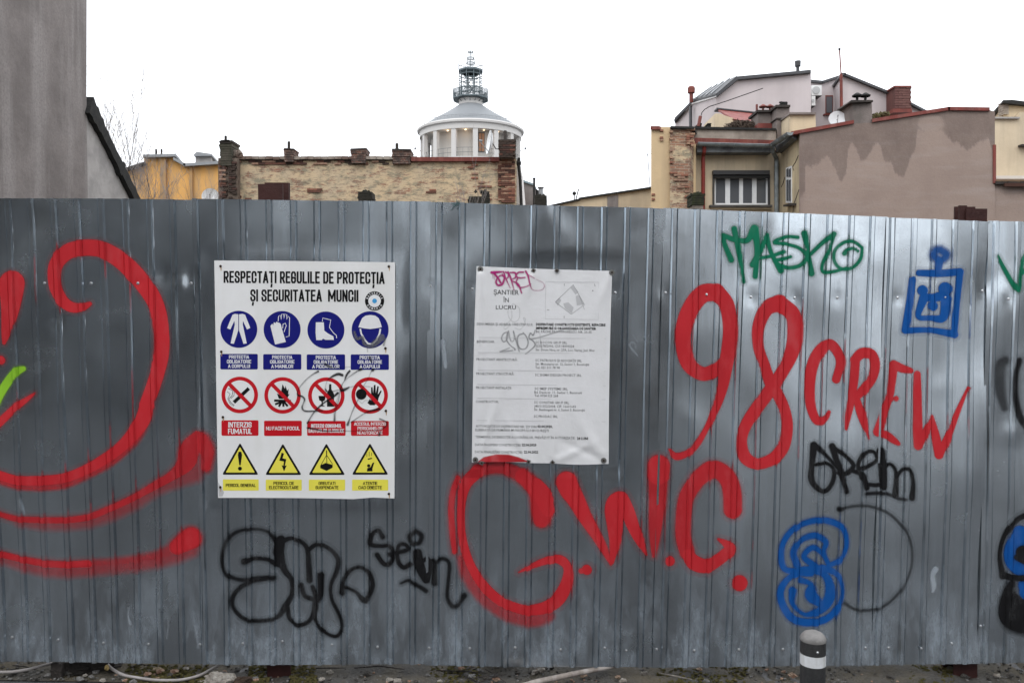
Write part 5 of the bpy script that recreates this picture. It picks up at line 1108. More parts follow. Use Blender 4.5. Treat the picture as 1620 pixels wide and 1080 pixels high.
dmp = np.clip((np.interp(CX, bx, by) + 1.6 * np.sin(CX * .9) * np.sin(CX * .37 + 1) - CY) / 4.5 + .5 + jag * .30, 0, 1)
lite = np.clip(1 - ((CX - 1473) / 24) ** 2 * 1.0 - ((CY - 196) / 16) ** 2, 0, 1)
dmp = dmp * (1 - .85 * np.clip(lite * 2.2 + RNG.normal(0, .12, CX.shape), 0, 1))
tri_ = np.clip(1 - (np.abs(CX - 1331) / 9 + np.abs(CY - 274) / 13), 0, 1)
dmp = np.maximum(dmp, np.clip(tri_ * 5, 0, .9)); dmp = np.maximum(dmp, .35 * np.clip((1275 - CX) / 8, 0, 1))
Pw = at(CX, CY, Yp)
o = mesh_obj('wall', Pw.reshape(-1, 3), grid_faces(rows, len(cols)), M_pk, b8)
a_ = o.data.attributes.new('damp', 'FLOAT', 'POINT'); a_.data.foreach_set('value', (dmp * .82).reshape(-1).astype(np.float32))
G().pp([(1265.2, 470), (1265.2, 211.5)] + [(x, y + 1.5) for x, y in zip(TX[1:], TYv[1:])] + [(1574, 470)], Yp + .012, 7, 1.2).out('wall_body', M_pk, b8)
g = G()
for a, c in (((1252, 210.5), (1351, 192.5)), ((1380, 190.5), (1503, 171.5)), ((1500, 171.5), (1566, 172.5))):
    g.prism([at(a[0], a[1] - 2.6, Yp - .06), at(c[0], c[1] - 2.6, Yp - .06), at(c[0], c[1] + 2.8, Yp - .06), at(a[0], a[1] + 2.8, Yp - .06)], (.1, .5, 0))
g.out('red_coping', mat('bright_red_tin', (.20, .040, .030), .6, 0, (.12, .032, .026), 3, .8, (.26, .12, .10), .35), b8)
ch = G().pp([(1350, 215), (1349, 161), (1379, 161), (1381, 215)], Yp + .014, .8).out('chimney', mat('grey_cement', (.215, .18, .165), .9, 0, (.12, .105, .095), 2, .8, bump=.4), b8, label='rendered chimney standing on the firewall')
G().pp([(1344, 163), (1347, 158), (1381, 158), (1382, 161)], Yp - .12, .95, jit=.01).out('cap', M_sootm, ch)
def cowl(par, px, py, Y, s=1.0):
    p = at(px, py, Y); c = G().tube([p, p + (0, 0, .12 * s)], .035 * s, 6).lathe([(.13 * s, .10 * s), (.14 * s, .13 * s), (.04 * s, .2 * s), (0, .2 * s)], tuple(p), 10); return c.out('cowl', M_redtin if s < 1 else M_tar, par)
cowl(ch, 1356, 159, Yp + .3); cowl(ch, 1369, 159, Yp + .3)
G().bp(1571.5, 229, 1576, 290, Yp - .03, .1).out('red_trim', bpy.data.materials['bright_red_tin'], b8)
g = G().pp([(1573, 470), (1573, 291), (1640, 291), (1760, 294), (1760, 470)], Yp + .05, 5, 1.0); g.out('lower_wall', M_pk, b8, label='lower continuation of the firewall')
g = G()
for k in range(9): x = 1575 + k * 20; g.bp(x, 287, x + 19, 291.5, Yp - .05, .4, jit=.012)
g.out('coping', M_sootm, b8)
G().bp(1590, 289.5, 1660, 295, Yp - .12, .06).out('plank', mat('dark_red_plank', (.07, .03, .02), .8), b8)
dish('satellite_dish', 'round white satellite dish above the sloping red coping', at(1324.5, 187.5, Yp + .6), .225, (-.25, -1, .25), M_dish, wallp=tuple(at(1324, 201, Yp + .8)))
g = G()
for k in range(14): g.blob(at(1381 + k * 1.9, 184 - .3 * k + random.uniform(-1.5, 1.5), Yp + .5), .06, 6, 4, .4)
kind(tag(g.out('moss_clumps', mat('roof_moss', (.10, .09, .04), 1, 0, (.05, .04, .02), 10, .8), org=tuple(at(1395, 182, Yp + .5))), 'mossy growth on the red coping', 'moss'), 'stuff')
# ---- far right cream building
b9 = thing('cream_corner_building', 'cream rendered building with a cornice cut off by the right edge', 'building', tuple(at(1600, 470, 25)))
G().pp([(1574, 470), (1574, 186), (1613, 186), (1613, 178), (1760, 182), (1760, 470)], 25, 5, 1.5).out('wall', mat('pale_cream_render', (.60, .50, .36), .9, 0, (.50, .41, .29), .8, .7, (.38, .32, .24), .5, bump=.3, bs=8), b9)
G().bp(1574, 185, 1614, 187.6, 24.9, .3).out('ledge', M_pale, b9)
G().pp([(1588, 186), (1588, 162), (1600, 159), (1700, 172), (1700, 190)], 25.6, 2, .8).out('upper_wall', M_cream, b9)
g = G()
for k in range(10): y = 161 + k * 2.0; g.bp(1588 + (k % 2) * .6, y, 1596, y + 1.6, 25.5, .3)
g.out('quoin', M_cop, b9)
G().pp([(1586, 163), (1587, 158.5), (1601, 158), (1710, 171), (1710, 174)], 25.4, 2.2, .8).out('roof_edge', M_tar, b9)
G().bp(1574, 278, 1760, 283, 24.7, .3).out('cornice', flat('pale_ledge', (.6, .56, .5), .8), b9); G().bp(1617, 228, 1760, 231, 24.8, .2).out('string_course', M_sootm, b9)
# ---- upper pale building behind
M_lil = mat('lilac_grey_render', (.47, .42, .42), .85, 0, (.385, .335, .335), .5, .5, (.33, .30, .30), .3, bump=.15)
M_rf = mat('dark_roof_metal', (.045, .045, .048), .5, .2, (.07, .07, .075), 2, .6)
b10 = thing('pale_attic_building', 'pale lilac grey building with a dark roof edge rising behind the cream block', 'building', tuple(at(1220, 470, 34)))
Yu = 34.0
G().pp([(1132, 470), (1132, 151), (1166, 124), (1283, 113), (1283, 470)], Yu, 8, 1.5).out('gable_wall', M_lil, b10)
# chamfered left face
A0 = at(1068, 470, Yu + 4.5); A1 = at(1068, 192, Yu + 4.5); A2 = at(1094, 166, Yu + 3.2); A3 = at(1132, 152, Yu); A4 = at(1132, 470, Yu)
A0[2] = A4[2] = -.08; A5 = at(1094, 470, Yu + 3.0); A5[2] = -.08
G().prism([A0, A1, at(1094, 166, Yu + 3.0), A5], (.4, 1, 0)).out('left_wall', M_lil, b10)
A6 = at(1094, 470, Yu + 2.98); A6[2] = -.08; G().prism([A6, at(1094, 166, Yu + 2.98), A3, A4], (.4, 1, 0)).out('left_wall', M_lil, b10)
for (a, c, w0) in (((1067, 190, Yu + 4.4), (1094, 162.5, Yu + 2.9), 3.4), ((1094, 163, Yu + 2.88), (1133, 151, Yu - .1), 3.2)):
    for k in range(2):
        P = [at(a[0], a[1] - 3.4 + 3.4 * k, a[2] - .2 + .08 * k), at(c[0], c[1] - 3.4 + 3.4 * k, c[2] - .2 + .08 * k), at(c[0], c[1] - 1.2 + 3.4 * k, c[2] - .2 + .08 * k), at(a[0], a[1] - 1.2 + 3.4 * k, a[2] - .2 + .08 * k)]
        G().prism(P, (.2, .5, 0)).out('cornice', [M_rf, flat('white_cornice', (.6, .58, .57), .7)][k], b10)
# roof planes with standing seams
RP = [at(1094, 158, Yu + 2.7), at(1133, 148.5, Yu - .25), at(1166, 120, Yu + 1.0), at(1118, 142, Yu + 5)]
rf = G().prism(RP, (0, .1, -.08)).out('roof', M_rf, b10)
for t_ in (.18, .38, .58, .78):
    p = RP[0] * (1 - t_) + RP[1] * t_; q_ = RP[3] * (1 - t_) + RP[2] * t_; G().tube([p + (0, -.03, .04), q_ + (0, -.03, .04)], .03, 4).out('standing_seam', flat('grey_seam', (.25, .26, .27), .4), rf)
G().prism([at(1066, 190, Yu + 4.2), at(1094, 158.5, Yu + 2.7), at(1094, 163, Yu + 2.7), at(1067, 193, Yu + 4.2)], (.3, 1, 0)).out('eave_edge', M_rf, b10)
G().prism([at(1132, 150, Yu - .2), at(1166, 121, Yu - .2), at(1283, 110.5, Yu - .2), at(1283, 115, Yu - .2), at(1167, 126, Yu - .2), at(1134, 153, Yu - .2)], (1.4, 8, 0)).out('roof_edge', M_rf, b10)
p_ = at(1093.5, 162, Yu + 2.4); c = G().tube([p_, p_ + (0, 0, .45)], .09, 8).lathe([(.16, .4), (.17, .62), (.10, .7), (0, .7)], tuple(p_), 10).out('vent_pipe', M_redtin, b10)
p_ = at(1262, 113, Yu + .6); c = G().tube([p_, p_ + (0, 0, .35)], .07, 8).lathe([(.12, .2), (.13, .42), (.0, .45)], tuple(p_), 10).out('vent_pipe', M_rf, b10)
G().tube([at(1092.5, 168, Yu + 2.6), at(1092.5, 470, Yu + 2.6)], .07, 6).out('downpipe', M_rf, b10)
Yr = 36.5
G().pp([(1283, 470), (1283, 128), (1302, 131), (1332, 120), (1332, 470)], Yr, 4, 1.2).out('recess_wall', M_lil, b10)
G().pp([(1332, 470), (1332, 118), (1337, 118), (1417, 151), (1466, 177), (1466, 470)], Yr - 1.6, 6, 1.2).out('right_wall', M_lil, b10)
g = G()
for a, c, Y in (((1283, 127.5), (1302, 129.5), Yr - .15), ((1301, 129.5), (1332, 119.5), Yr - .15), ((1330, 117), (1338, 117), Yr - 1.8), ((1336, 117), (1417, 150), Yr - 1.8), ((1415, 150), (1468, 177), Yr - 1.8)):
    g.prism([at(a[0], a[1] - 1.6, Y), at(c[0], c[1] - 1.6, Y), at(c[0], c[1] + 2.2, Y), at(a[0], a[1] + 2.2, Y)], (.6, 3, 0))
g.out('roof_edge', M_rf, b10)
wf2 = G().bp(1306, 151, 1318, 181, Yr - .02, .02).out('window_frame', M_redtin, b10); G().bp(1307.5, 153, 1317, 178.5, Yr - .05, .02).out('pane', M_gl, wf2); G().bp(1304, 180, 1320, 182, Yr - .15, .15).out('window_sill', M_redtin, b10)
for k, (x0, y0, x1, y1) in enumerate(((1284.5, 135, 1300, 151), (1284, 152, 1290, 167))):
    ac = thing('air_conditioner', ['upper air conditioner unit on the recessed lilac wall', 'lower air conditioner unit partly behind the wall corner'][k], 'air conditioner', tuple(at(x0, y1, Yr - .5)))
    G().bp(x0, y0, x1, y1, Yr - .55, .35, .0).out('casing', flat('white_casing', (.66, .66, .65), .5), ac)
    cx, cy = (x0 + x1) / 2 - 1, (y0 + y1) / 2; P = at(cx, cy, Yr - .56); rr = min(x1 - x0, y1 - y0) / 2 * .75 / FPX * Yr
    G().prism([P + (rr * math.cos(2 * math.pi * j / 16), 0, rr * math.sin(2 * math.pi * j / 16)) for j in range(16)], (0, -.02, 0)).out('fan_grille', flat('grey_grille', (.40, .40, .40), .5), ac)
    G().bp(x0 + 1, y1, x1, y1 + 1, Yr - .5, .5).out('bracket', M_rf, ac)
ms = thing('mast', 'tall thin mast standing up above the peak of the pale building', 'mast', tuple(at(1331.5, 175, Yr - 2))); G().tube([at(1331.5, 178, Yr - 2), at(1330.5, 118, Yr - 2)], .06, 6).tube([at(1330.5, 118, Yr - 2), at(1328, 78, Yr - 2)], .03, 5).out('shaft', M_redtin, ms); G().blob(at(1328, 78, Yr - 2), .06, 6, 4, 0).out('tip', M_rf, ms)
chb = Bricks(b10, 200); G().bp(1416, 137, 1441, 178, Yr - 2.4, 1.1).out('chimney', mat('maroon_brick', (.13, .055, .048), .9, 0, (.08, .038, .033), 2, .7, bump=.3), b10, label='maroon brick chimney'); chb.region(1416, 137, 1441, 177, Yr - 2.42, [7, 7, 8], 1.0, L=.30, H=.10, proud=.0)
G().bp(1415, 135.5, 1442, 138, Yr - 2.48, 1.2).out('chimney_cap', M_redtin, b10); G().bp(1413, 172, 1443, 178, Yr - 2.5, 1.2).out('chimney_foot', M_redtin, b10)
# ---- clutter on the roofs between
M_cem = bpy.data.materials['grey_cement']
cc = thing('chimney_group', 'grey cement chimneys with red bases between the cream block and the firewall', 'chimney', tuple(at(1225, 230, 24.6)))
G().bp(1199, 176, 1228, 206, 24.6, .7).out('left_shaft', M_cem, cc); G().bp(1197.5, 174, 1229, 177.5, 24.5, .9).out('cap', M_sootm, cc); G().bp(1199.5, 195, 1229, 206, 24.55, .8).out('red_base', bpy.data.materials['bright_red_tin'], cc)
G().pp([(1229, 240), (1229, 168), (1249, 168), (1249, 240)], 24.1, .8).out('right_shaft', M_cem, cc); G().bp(1227.5, 166, 1250.5, 169.5, 24.0, 1.0).out('cap', M_sootm, cc); G().bp(1228.2, 186.5, 1250, 188.5, 24.05, .9).out('band', M_sootm, cc)
for x, s in ((1207, .9), (1218, .9)): cowl(cc, x, 175, 24.8, s)
g = G()
for k in range(5): g.tube([at(1234 + k * 2.5, 167, 24.4), at(1236 + k * 2, 163 - (k % 2) * 1.5, 24.4), at(1233 + k * 3, 162, 24.4)], .035, 5)
g.out('twisted_flue', M_tar, cc)
G().bp(1196.5, 165, 1199, 178, 25, .08).out('rusty_post', M_redtin, cc)
lb = thing('low_parapet_box', 'low cream cement box on the roof right of the chimneys', 'roof hatch', tuple(at(1270, 205, 23.2))); G().pp([(1249, 215), (1249, 180), (1290, 180), (1291, 207)], 23.4, 1.2).out('walls', M_cream, lb); G().bp(1249, 177.8, 1291, 181, 23.3, 1.4).out('lid', M_cem, lb)
rr_ = thing('red_roof', 'red tin lean-to roof with a cream gable left of the grey chimneys', 'roof', tuple(at(1165, 200, 27)))
G().prism([at(1136, 173, 28), at(1200, 180, 28), at(1200, 197, 26), at(1160, 188, 26)], (0, .05, -.05)).out('roof_sheet', mat('faded_red_tin', (.20, .035, .027), .6, 0, (.13, .028, .022), 2, .8, (.26, .10, .08), .5), rr_)
G().pp([(1131, 205), (1131, 180), (1139, 180), (1165, 189), (1200, 197), (1200, 208)], 26.05, 1.5).out('gable', M_cream, rr_); G().prism([at(1134, 170.5, 27.9), at(1200, 177.5, 27.9), at(1200, 179.5, 27.9), at(1134, 172.5, 27.9)], (0, .4, 0)).out('ridge', M_rf, rr_)
g = G()
for k in range(420):
    x = random.uniform(1147, 1199); hgt = 16 * math.sqrt(max(.02, 1 - ((x - 1178) / 32) ** 2)); y = 205 - random.random() * hgt
    p = at(x, y, 25.2 + random.uniform(-.3, .3)); g.tube([p, p + (random.uniform(-.15, .15), random.uniform(-.1, .1), random.uniform(-.22, .05))], .012, 3, False)
g.blob(at(1176, 203, 25.6), .42, 10, 6, .15, (1.3, .6, .55))
kind(tag(g.out('dead_creeper', mat('dead_stems', (.055, .040, .032), 1, 0, (.11, .08, .06), 8, .8), org=tuple(at(1175, 205, 25.2))), 'brown mass of dead creeper on the roof below the red tin', 'dead creeper'), 'stuff')
wp = thing('bent_rod', 'long thin rod bending out to the right from a rusty post on the cream block', 'aerial', tuple(at(1107, 200, 24)))
G().tube([at(1105, 200, 24), at(1108, 184, 24)], .05, 6).out('post', M_redtin, wp); G().tube([at(1108.5, 186, 24), at(1110, 179, 24), at(1114, 174, 24), at(1122, 169, 24), at(1150, 160, 24), at(1207, 140, 24)], .013, 5).out('rod', M_tar, wp)
for x in (1105, 1120): q = thing('roof_vent', 'small dark vent on the flat roof, ' + ('left one' if x == 1105 else 'right one'), 'vent', tuple(at(x, 200, 24))); G().bp(x, 196, x + 5, 200.5, 24, .3).out('vent_body', M_tar, q); G().bp(x - .6, 195, x + 5.6, 196.4, 23.96, .4).out('vent_cap', M_tar, q)
# ================================================================== fire tower
M_tw = mat('tower_white_render', (.50, .485, .465), .8, 0, (.44, .425, .41), .25, .5)
M_tin = mat('tower_wall_render', (.44, .42, .39), .85, 0, (.40, .37, .34), .3, .5)
M_cone = mat('pale_sheet_roof', (.195, .205, .215), .55, .0, (.165, .175, .185), .4, .6)
M_dst = mat('dark_tower_steel', (.10, .125, .135), .5, .2)
YT = 112.0; tc = at(745, 470, YT); tcx = float(tc[0]); PXM = YT / FPX
def tz(py): return float(at(745, py, YT)[2])
tower = thing('lookout_tower', 'round white lookout tower with columned gallery, cone roof and steel lantern', 'tower', (tcx, YT, 0))
C0 = (tcx, YT, 0)
rc = 76 * PXM; ri = 62 * PXM; re = 83.5 * PXM
def tn(py, r): return CAMZ + (506 - py) / FPX * (YT - r)
zE = tz(213.2); zF = tn(249, rc)
G().lathe([(ri + .3, -.5), (ri + .3, zF - 1.2)], C0, 40).out('shaft', M_tw, tower)
g = G().lathe([(ri, zF - 1.0), (rc + .35, zF - .9), (rc + .35, zF - .25), (rc + .25, zF - .25), (rc + .25, zF), (ri - .5, zF)], C0, 64); g.out('gallery_floor', M_tw, tower)
g = G().lathe([(ri, zF), (ri, zE + .6)], C0, 64); g.out('gallery_wall', M_tin, tower)
zc = tn(205, rc)
for k in range(15):
    a = R(-90 + (-16 + 24 * k)); x = tcx + rc * math.sin(R(-16 + 24 * k)); y = YT - rc * math.cos(R(-16 + 24 * k))
    q = Vector((math.sin(R(-16 + 24 * k)), -math.cos(R(-16 + 24 * k)), 0)); s_ = Vector((-q.y, q.x, 0)); c = Vector((x, y, zF)); P = [c + s_ * .31 + q * .25, c - s_ * .31 + q * .25, c - s_ * .31 - q * .25, c + s_ * .31 - q * .25]
    G().prism([v3(p) for p in P], (0, 0, zc - zF + .1)).out('column', M_tw, tower)
g = G().lathe([(ri - .2, zc), (rc + .34, zc - .02), (rc + .36, zE + .0), (re, zE + .12), (re + .05, zE + .35), (re - .25, zE + .55)], C0, 72); g.out('ring_beam', M_tw, tower, label='white ring beam under the eaves')
pr = []
for px_, py_ in ((83, 211), (72, 201.5), (55, 190.5), (40, 181.5), (28, 173.5), (19.5, 167.5)): pr.append((px_ * PXM, tz(py_) - (0)))
rf = G().lathe([(re + .05, zE + .35)] + pr[1:], C0, 72).out('cone_roof', M_cone, tower)
g = G()
for k in range(72):
    a = 2 * math.pi * k / 72; r_ = re - .9; z_ = zE + .35 + .75; g.tube([(tcx + r_ * math.cos(a), YT + r_ * math.sin(a), z_ - .15), (tcx + r_ * math.cos(a), YT + r_ * math.sin(a), z_ + .1)], .03, 4)
g.lathe([(re - .93, zE + .35 + .82), (re - .87, zE + .35 + .82), (re - .87, zE + .35 + .88), (re - .93, zE + .35 + .88)], C0, 60); g.out('snow_guard', M_lead, rf)
hb = at(736.5, 178.5, YT - 3.6); G().prism([hb + (-.35, 0, -.3), hb + (.35, 0, -.3), hb + (.35, .55, .3), hb + (-.35, .55, .3)], (0, -.12, .14)).out('roof_hatch', M_dst, rf); G().prism([hb + (-.24, -.13, -.16), hb + (.24, -.13, -.16), hb + (.24, .30, .26), hb + (-.24, .30, .26)], (0, -.03, .03)).out('hatch_glass', flat('pale_glass', (.5, .52, .53), .2), rf)
G().lathe([(19 * PXM, tz(168)), (19 * PXM, tz(158.5)), (20 * PXM, tz(158.5)), (20 * PXM, tz(157)), (0, tz(157))], C0, 40).out('neck', M_tw, tower)
def polyring(r, z, n=8, off=22.5): return [(tcx + r * math.cos(R(off + 360 * k / n)), YT + r * math.sin(R(off + 360 * k / n)), z) for k in range(n)]
# balcony
r8 = 29 * PXM; g = G(); P = polyring(r8, tz(158.5)); g.prism(P, (0, 0, .18)); bal = g.out('balcony', M_dst, tower, label='dark octagonal balcony')
g = G()
for i in range(8):
    a = Vector(polyring(r8, tz(158))[i]); b = Vector(polyring(r8, tz(158))[(i + 1) % 8])
    for z in (0, .6, 1.2): g.tube([a + Vector((0, 0, z)), b + Vector((0, 0, z))], .045, 4)
    for k in range(7): p = a.lerp(b, k / 7); g.tube([p, p + Vector((0, 0, 1.25))], .028, 4)
g.out('railing', M_dst, bal)
g = G()
for i in range(8):   # mesh panels of the balcony as real bars
    a = Vector(polyring(r8 - .04, tz(158))[i]); b = Vector(polyring(r8 - .04, tz(158))[(i + 1) % 8])
    for k in range(22): p = a.lerp(b, k / 22); g.tube([p, p + Vector((0, 0, 1.15))], .02, 3, False)
    for z in np.arange(.1, 1.15, .14): g.tube([a + Vector((0, 0, z)), b + Vector((0, 0, z))], .02, 3, False)
g.out('mesh_panel', M_dst, bal)
g = G()
for i in range(16): a = R(360 * i / 16); g.tube([(tcx + 19 * PXM * math.cos(a), YT + 19 * PXM * math.sin(a), tz(163.5)), (tcx + r8 * .95 * math.cos(a), YT + r8 * .95 * math.sin(a), tz(158.8))], .045, 4)
g.out('bracket', M_dst, bal)
rcg = 18 * PXM; lan = G()
for i in range(10): a = R(36 * i); lan.tube([(tcx + rcg * math.cos(a), YT + rcg * math.sin(a), tz(158)), (tcx + rcg * math.cos(a), YT + rcg * math.sin(a), tz(112))], .055, 5)
for py_ in (150, 142, 134, 127, 120): lan.lathe([(rcg - .03, tz(py_)), (rcg + .04, tz(py_)), (rcg + .04, tz(py_) + .07), (rcg - .03, tz(py_) + .07)], C0, 20)
lan = lan.out('lantern_frame', M_dst, tower, label='open steel lantern cage')
g = G()
for k in range(26):
    a0 = R(k * 37); z0 = tz(158) + k * .145; g.box(tcx + .25 * math.cos(a0) - .05, tcx + .25 * math.cos(a0) + .05, YT + .25 * math.sin(a0) - .4, YT + .25 * math.sin(a0) + .4, z0, z0 + .05)
for i in range(6): a = R(60 * i + 10); g.tube([(tcx + .75 * math.cos(a), YT + .75 * math.sin(a), tz(157)), (tcx + .75 * math.cos(a), YT + .75 * math.sin(a), tz(113))], .06, 4)
pts_ = [(tcx + 1.0 * math.cos(R(20 * i)), YT + 1.0 * math.sin(R(20 * i)), tz(157) + i * .075) for i in range(52)]; g.tube(pts_, .05, 4); g.tube([(p[0] * 1, p[1], p[2] + .45) for p in pts_], .035, 4)
g.out('spiral_stair', M_dst, lan)
G().prism(polyring(20 * PXM, tz(114.5)), (0, 0, .22)).out('upper_deck', M_dst, lan)
G().lathe([(12 * PXM, tz(119)), (19 * PXM, tz(114.6))], C0, 16).out('deck_underside', M_dst, lan)
g = G()
for i in range(8):
    a = Vector(polyring(20 * PXM, tz(113))[i]); b = Vector(polyring(20 * PXM, tz(113))[(i + 1) % 8])
    for z in (.5, 1.05): g.tube([a + Vector((0, 0, z)), b + Vector((0, 0, z))], .04, 4)
    for k in range(4): p = a.lerp(b, k / 4); g.tube([p, p + Vector((0, 0, 1.06))], .035, 4)
g.out('upper_railing', M_lead, lan)
g = G()
for i in range(6):
    a = R(60 * i + 15); g.tube([(tcx + 8.2 * PXM * math.cos(a), YT + 8.2 * PXM * math.sin(a), tz(113)), (tcx + 4 * PXM * math.cos(a), YT + 4 * PXM * math.sin(a), tz(83))], .045, 4)
for r_, py_ in ((6.6, 101), (5.5, 93), (4, 83)): g.lathe([(r_ * PXM - .03, tz(py_)), (r_ * PXM + .03, tz(py_)), (r_ * PXM + .03, tz(py_) + .1), (r_ * PXM - .03, tz(py_) + .1)], C0, 12)
g.tube([(tcx, YT, tz(113)), (tcx, YT, tz(82))], .05, 6); g.out('spire_frame', M_dst, tower)
G().tube([(tcx, YT, tz(83)), (tcx, YT, tz(62))], .022, 5).out('antenna', M_lead, tower)
# gallery railing, door, lamps
g = G()
for z in (.55, 1.15): g.lathe([(rc - .02, zF + z), (rc + .02, zF + z), (rc + .02, zF + z + .04), (rc - .02, zF + z + .04)], C0, 72)
for k in range(60): a = 2 * math.pi * k / 60; g.tube([(tcx + rc * math.cos(a), YT + rc * math.sin(a), zF), (tcx + rc * math.cos(a), YT + rc * math.sin(a), zF + 1.15)], .018, 4)
g.out('gallery_railing', M_dst, tower)
def drum(px, py, r, o=0.0):
    """point on the drum of radius r"""
    s_ = (px - 745) * PXM / r; s_ = max(-.99, min(.99, s_)); return np.array([tcx + (r + o) * s_, YT - (r + o) * math.sqrt(1 - s_ * s_), tz(py) - 0])
dr = G().prism([drum(759, 253, ri, .02), drum(769, 253, ri, .02), drum(769, 223, ri, .02), drum(759, 223, ri, .02)], (0, -.08, 0)).out('door', mat('dark_door_frame', (.10, .09, .085), .5), tower)
for (x0, x1, y0, y1) in ((760, 763.6, 252, 225), (764.4, 768, 252, 225)): G().prism([drum(x0, y0, ri, .12), drum(x1, y0, ri, .12), drum(x1, y1, ri, .12), drum(x0, y1, ri, .12)], (0, -.04, 0)).out('door_leaf', mat('brown_door', (.30, .15, .08), .5), dr)
M_lamp, t_, b_ = new_mat('warm_lamp'); b_.inputs['Emission Color'].default_value = (1, .68, .38, 1); b_.inputs['Emission Strength'].default_value = 1.5
for px_ in (693, 714, 741, 768, 789):
    p = drum(px_, 212, ri + .9); p[2] = zc - .15; lm = G().tube([tuple(p + (0, 0, .12)), tuple(p)], .12, 8).out('gallery_lamp', M_lamp, tower)
    pl = bpy.data.lights.new('gallery_light', 'POINT'); pl.energy = 9 if px_ in (741, 714) else 2; pl.color = (1, .72, .45); pl.shadow_soft_size = .12
    po = bpy.data.objects.new('gallery_light', pl); link(po); po.parent = tower; po.location = Vector(tuple(p + (0, 0, -.25))) - Vector(base_of(tower))
for px_ in (665, 825):
    p = drum(px_, 238, rc); q = thing('tower_camera', 'small grey camera arm sticking out on the ' + ('left' if px_ < 700 else 'right') + ' side of the tower gallery', 'camera', (tcx + (-1 if px_ < 700 else 1) * 85 * PXM, YT - 1, tz(238)))
    s_ = -1 if px_ < 700 else 1; x0 = tcx + s_ * 77 * PXM; x1 = tcx + s_ * 86 * PXM; z = tz(238)
    G().tube([(x0, YT - 1, z - .3), (x1, YT - 1, z)], .035, 5).out('arm', M_lead, q); G().blob((x1, YT - 1, z + .05), .16, 8, 6, 0).out('head', M_lead, q)

# ================================================================== bare trees
M_bark = mat('grey_bark', (.10, .085, .075), .95, 0, (.06, .05, .045), 8, .8); M_twig = mat('grey_twigs', (.30, .27, .26), .95, 0, (.13, .11, .10), 4, .8)
def tree(label, x, y, h, lean, seed, spread=.5, name='bare_tree', group=None, dens=4, r0=.05):
    rg = random.Random(seed); t = thing(name, label, 'tree', (x, y, 0), group); big = G(); tw = G()
    def grow(p, d, L, r, lvl):
        n = 5; pts = [p]; rad = [r]; q = Vector(p); dd = Vector(d)
        for i in range(n):
            dd = (dd + Vector((rg.uniform(-.11, .11), rg.uniform(-.11, .11), .05))).normalized(); q = q + dd * L / n; pts.append(q.copy()); rad.append(r * (1 - .62 * (i + 1) / n))
        (big if lvl < 2 else tw).tube(pts, rad, 6 if lvl < 2 else 3, False)
        if lvl >= dens: return
        k = [7, 6, 5, 4, 3][lvl]
        for i in range(k):
            s = .3 + .7 * (i + rg.random()) / k; j = min(n - 1, int(s * n)); pp = pts[j].lerp(pts[j + 1], s * n - j if s * n - j <= 1 else 1)
            a = rg.uniform(0, 6.28); sp = spread * rg.uniform(.6, 1.3); nd = (dd * 1 + Vector((math.cos(a) * sp, math.sin(a) * sp, rg.uniform(.0, .3)))).normalized()
            grow(pp, nd, L * rg.uniform(.38, .62), max(r * .40, .0035), lvl + 1)
    grow(Vector((x, y, 0)), Vector(lean).normalized(), h, r0, 0)
    big.out('trunk', M_bark, t); tw.out('crown', M_twig, t)
GRT = 'bare trees between the grey wall and the orange building'
def tx(px, Y): return float(at(px, 400, Y)[0])
tree('tallest bare tree with thin upright twigs against the white sky', tx(184, 27), 27, 6.3, (.13, 0, 1), 3, .38, group=GRT)
tree('bare tree in front of the left half of the orange wall', tx(215, 25), 25, 4.9, (.16, 0, 1), 8, .6, group=GRT)
tree('bare tree leaning right across the orange pilaster', tx(232, 26), 26, 4.6, (.32, 0, 1), 12, .65, group=GRT)
tree('low bare bush with curved stems just behind the grey roof edge', tx(175, 24), 24, 4.4, (.2, 0, 1), 21, .8, group=GRT)
tree('bare sapling behind the tall wall, left of the others', tx(150, 28), 28, 5.8, (.02, 0, 1), 31, .4, group=GRT)
# shrubs in front of the brick wall
tree('leafless reddish shrub before the brick wall near the broken stub', tx(726, 20), 20, 3.3, (.02, 0, 1), 5, .30, 'bare_shrub', None, 3, .03)
# ================================================================== bollard
bl = thing('bollard', 'black round bollard with grey domed top and white band in front of the fence', 'bollard', tuple(atg(1291, 1400, 0) * 0 + np.array([(1291 - 810) / FPX * 2.5, 2.5, 0])))
bxc = np.array([(1291 - 810) / FPX * 2.5, 2.5, 0.]); zb = lambda py: float(at(1291, py, 2.5)[2])
M_bk = mat('black_bollard_paint', (.020, .020, .021), .5, 0, (.034, .034, .034), 9, .7, (.055, .053, .05), .5, bump=.25, bs=200, grain=(.05, .05, .05), gs=110); M_dome = mat('worn_grey_cap', (.16, .155, .15), .55, .1, (.27, .26, .25), 14, .8, bump=.2, bs=120)
r_ = .0375
G().lathe([(r_, -.06), (r_, zb(1012)), (r_ - .001, zb(1010)), (.02, zb(1010))], (bxc[0], bxc[1], 0), 40).out('post', M_bk, bl, smooth=True, angle=40)
G().lathe([(r_ + .0008, zb(1012)), (r_ + .0014, zb(1009)), (r_ - .001, zb(1006.5)), (r_ * .92, zb(1004.5)), (r_ * .72, zb(1000.5)), (r_ * .42, zb(998)), (r_ * .15, zb(997)), (0.0005, zb(996.8))], (bxc[0], bxc[1], 0), 40).out('domed_cap', M_dome, bl, smooth=True)
G().lathe([(r_ + .0007, zb(1049)), (r_ + .0007, zb(1032))], (bxc[0], bxc[1], 0), 40).out('reflective_band', mat('white_reflective_band', (.72, .74, .76), .35, 0, (.58, .59, .59), 26, .8, (.5, .5, .48), .5), bl, smooth=True)
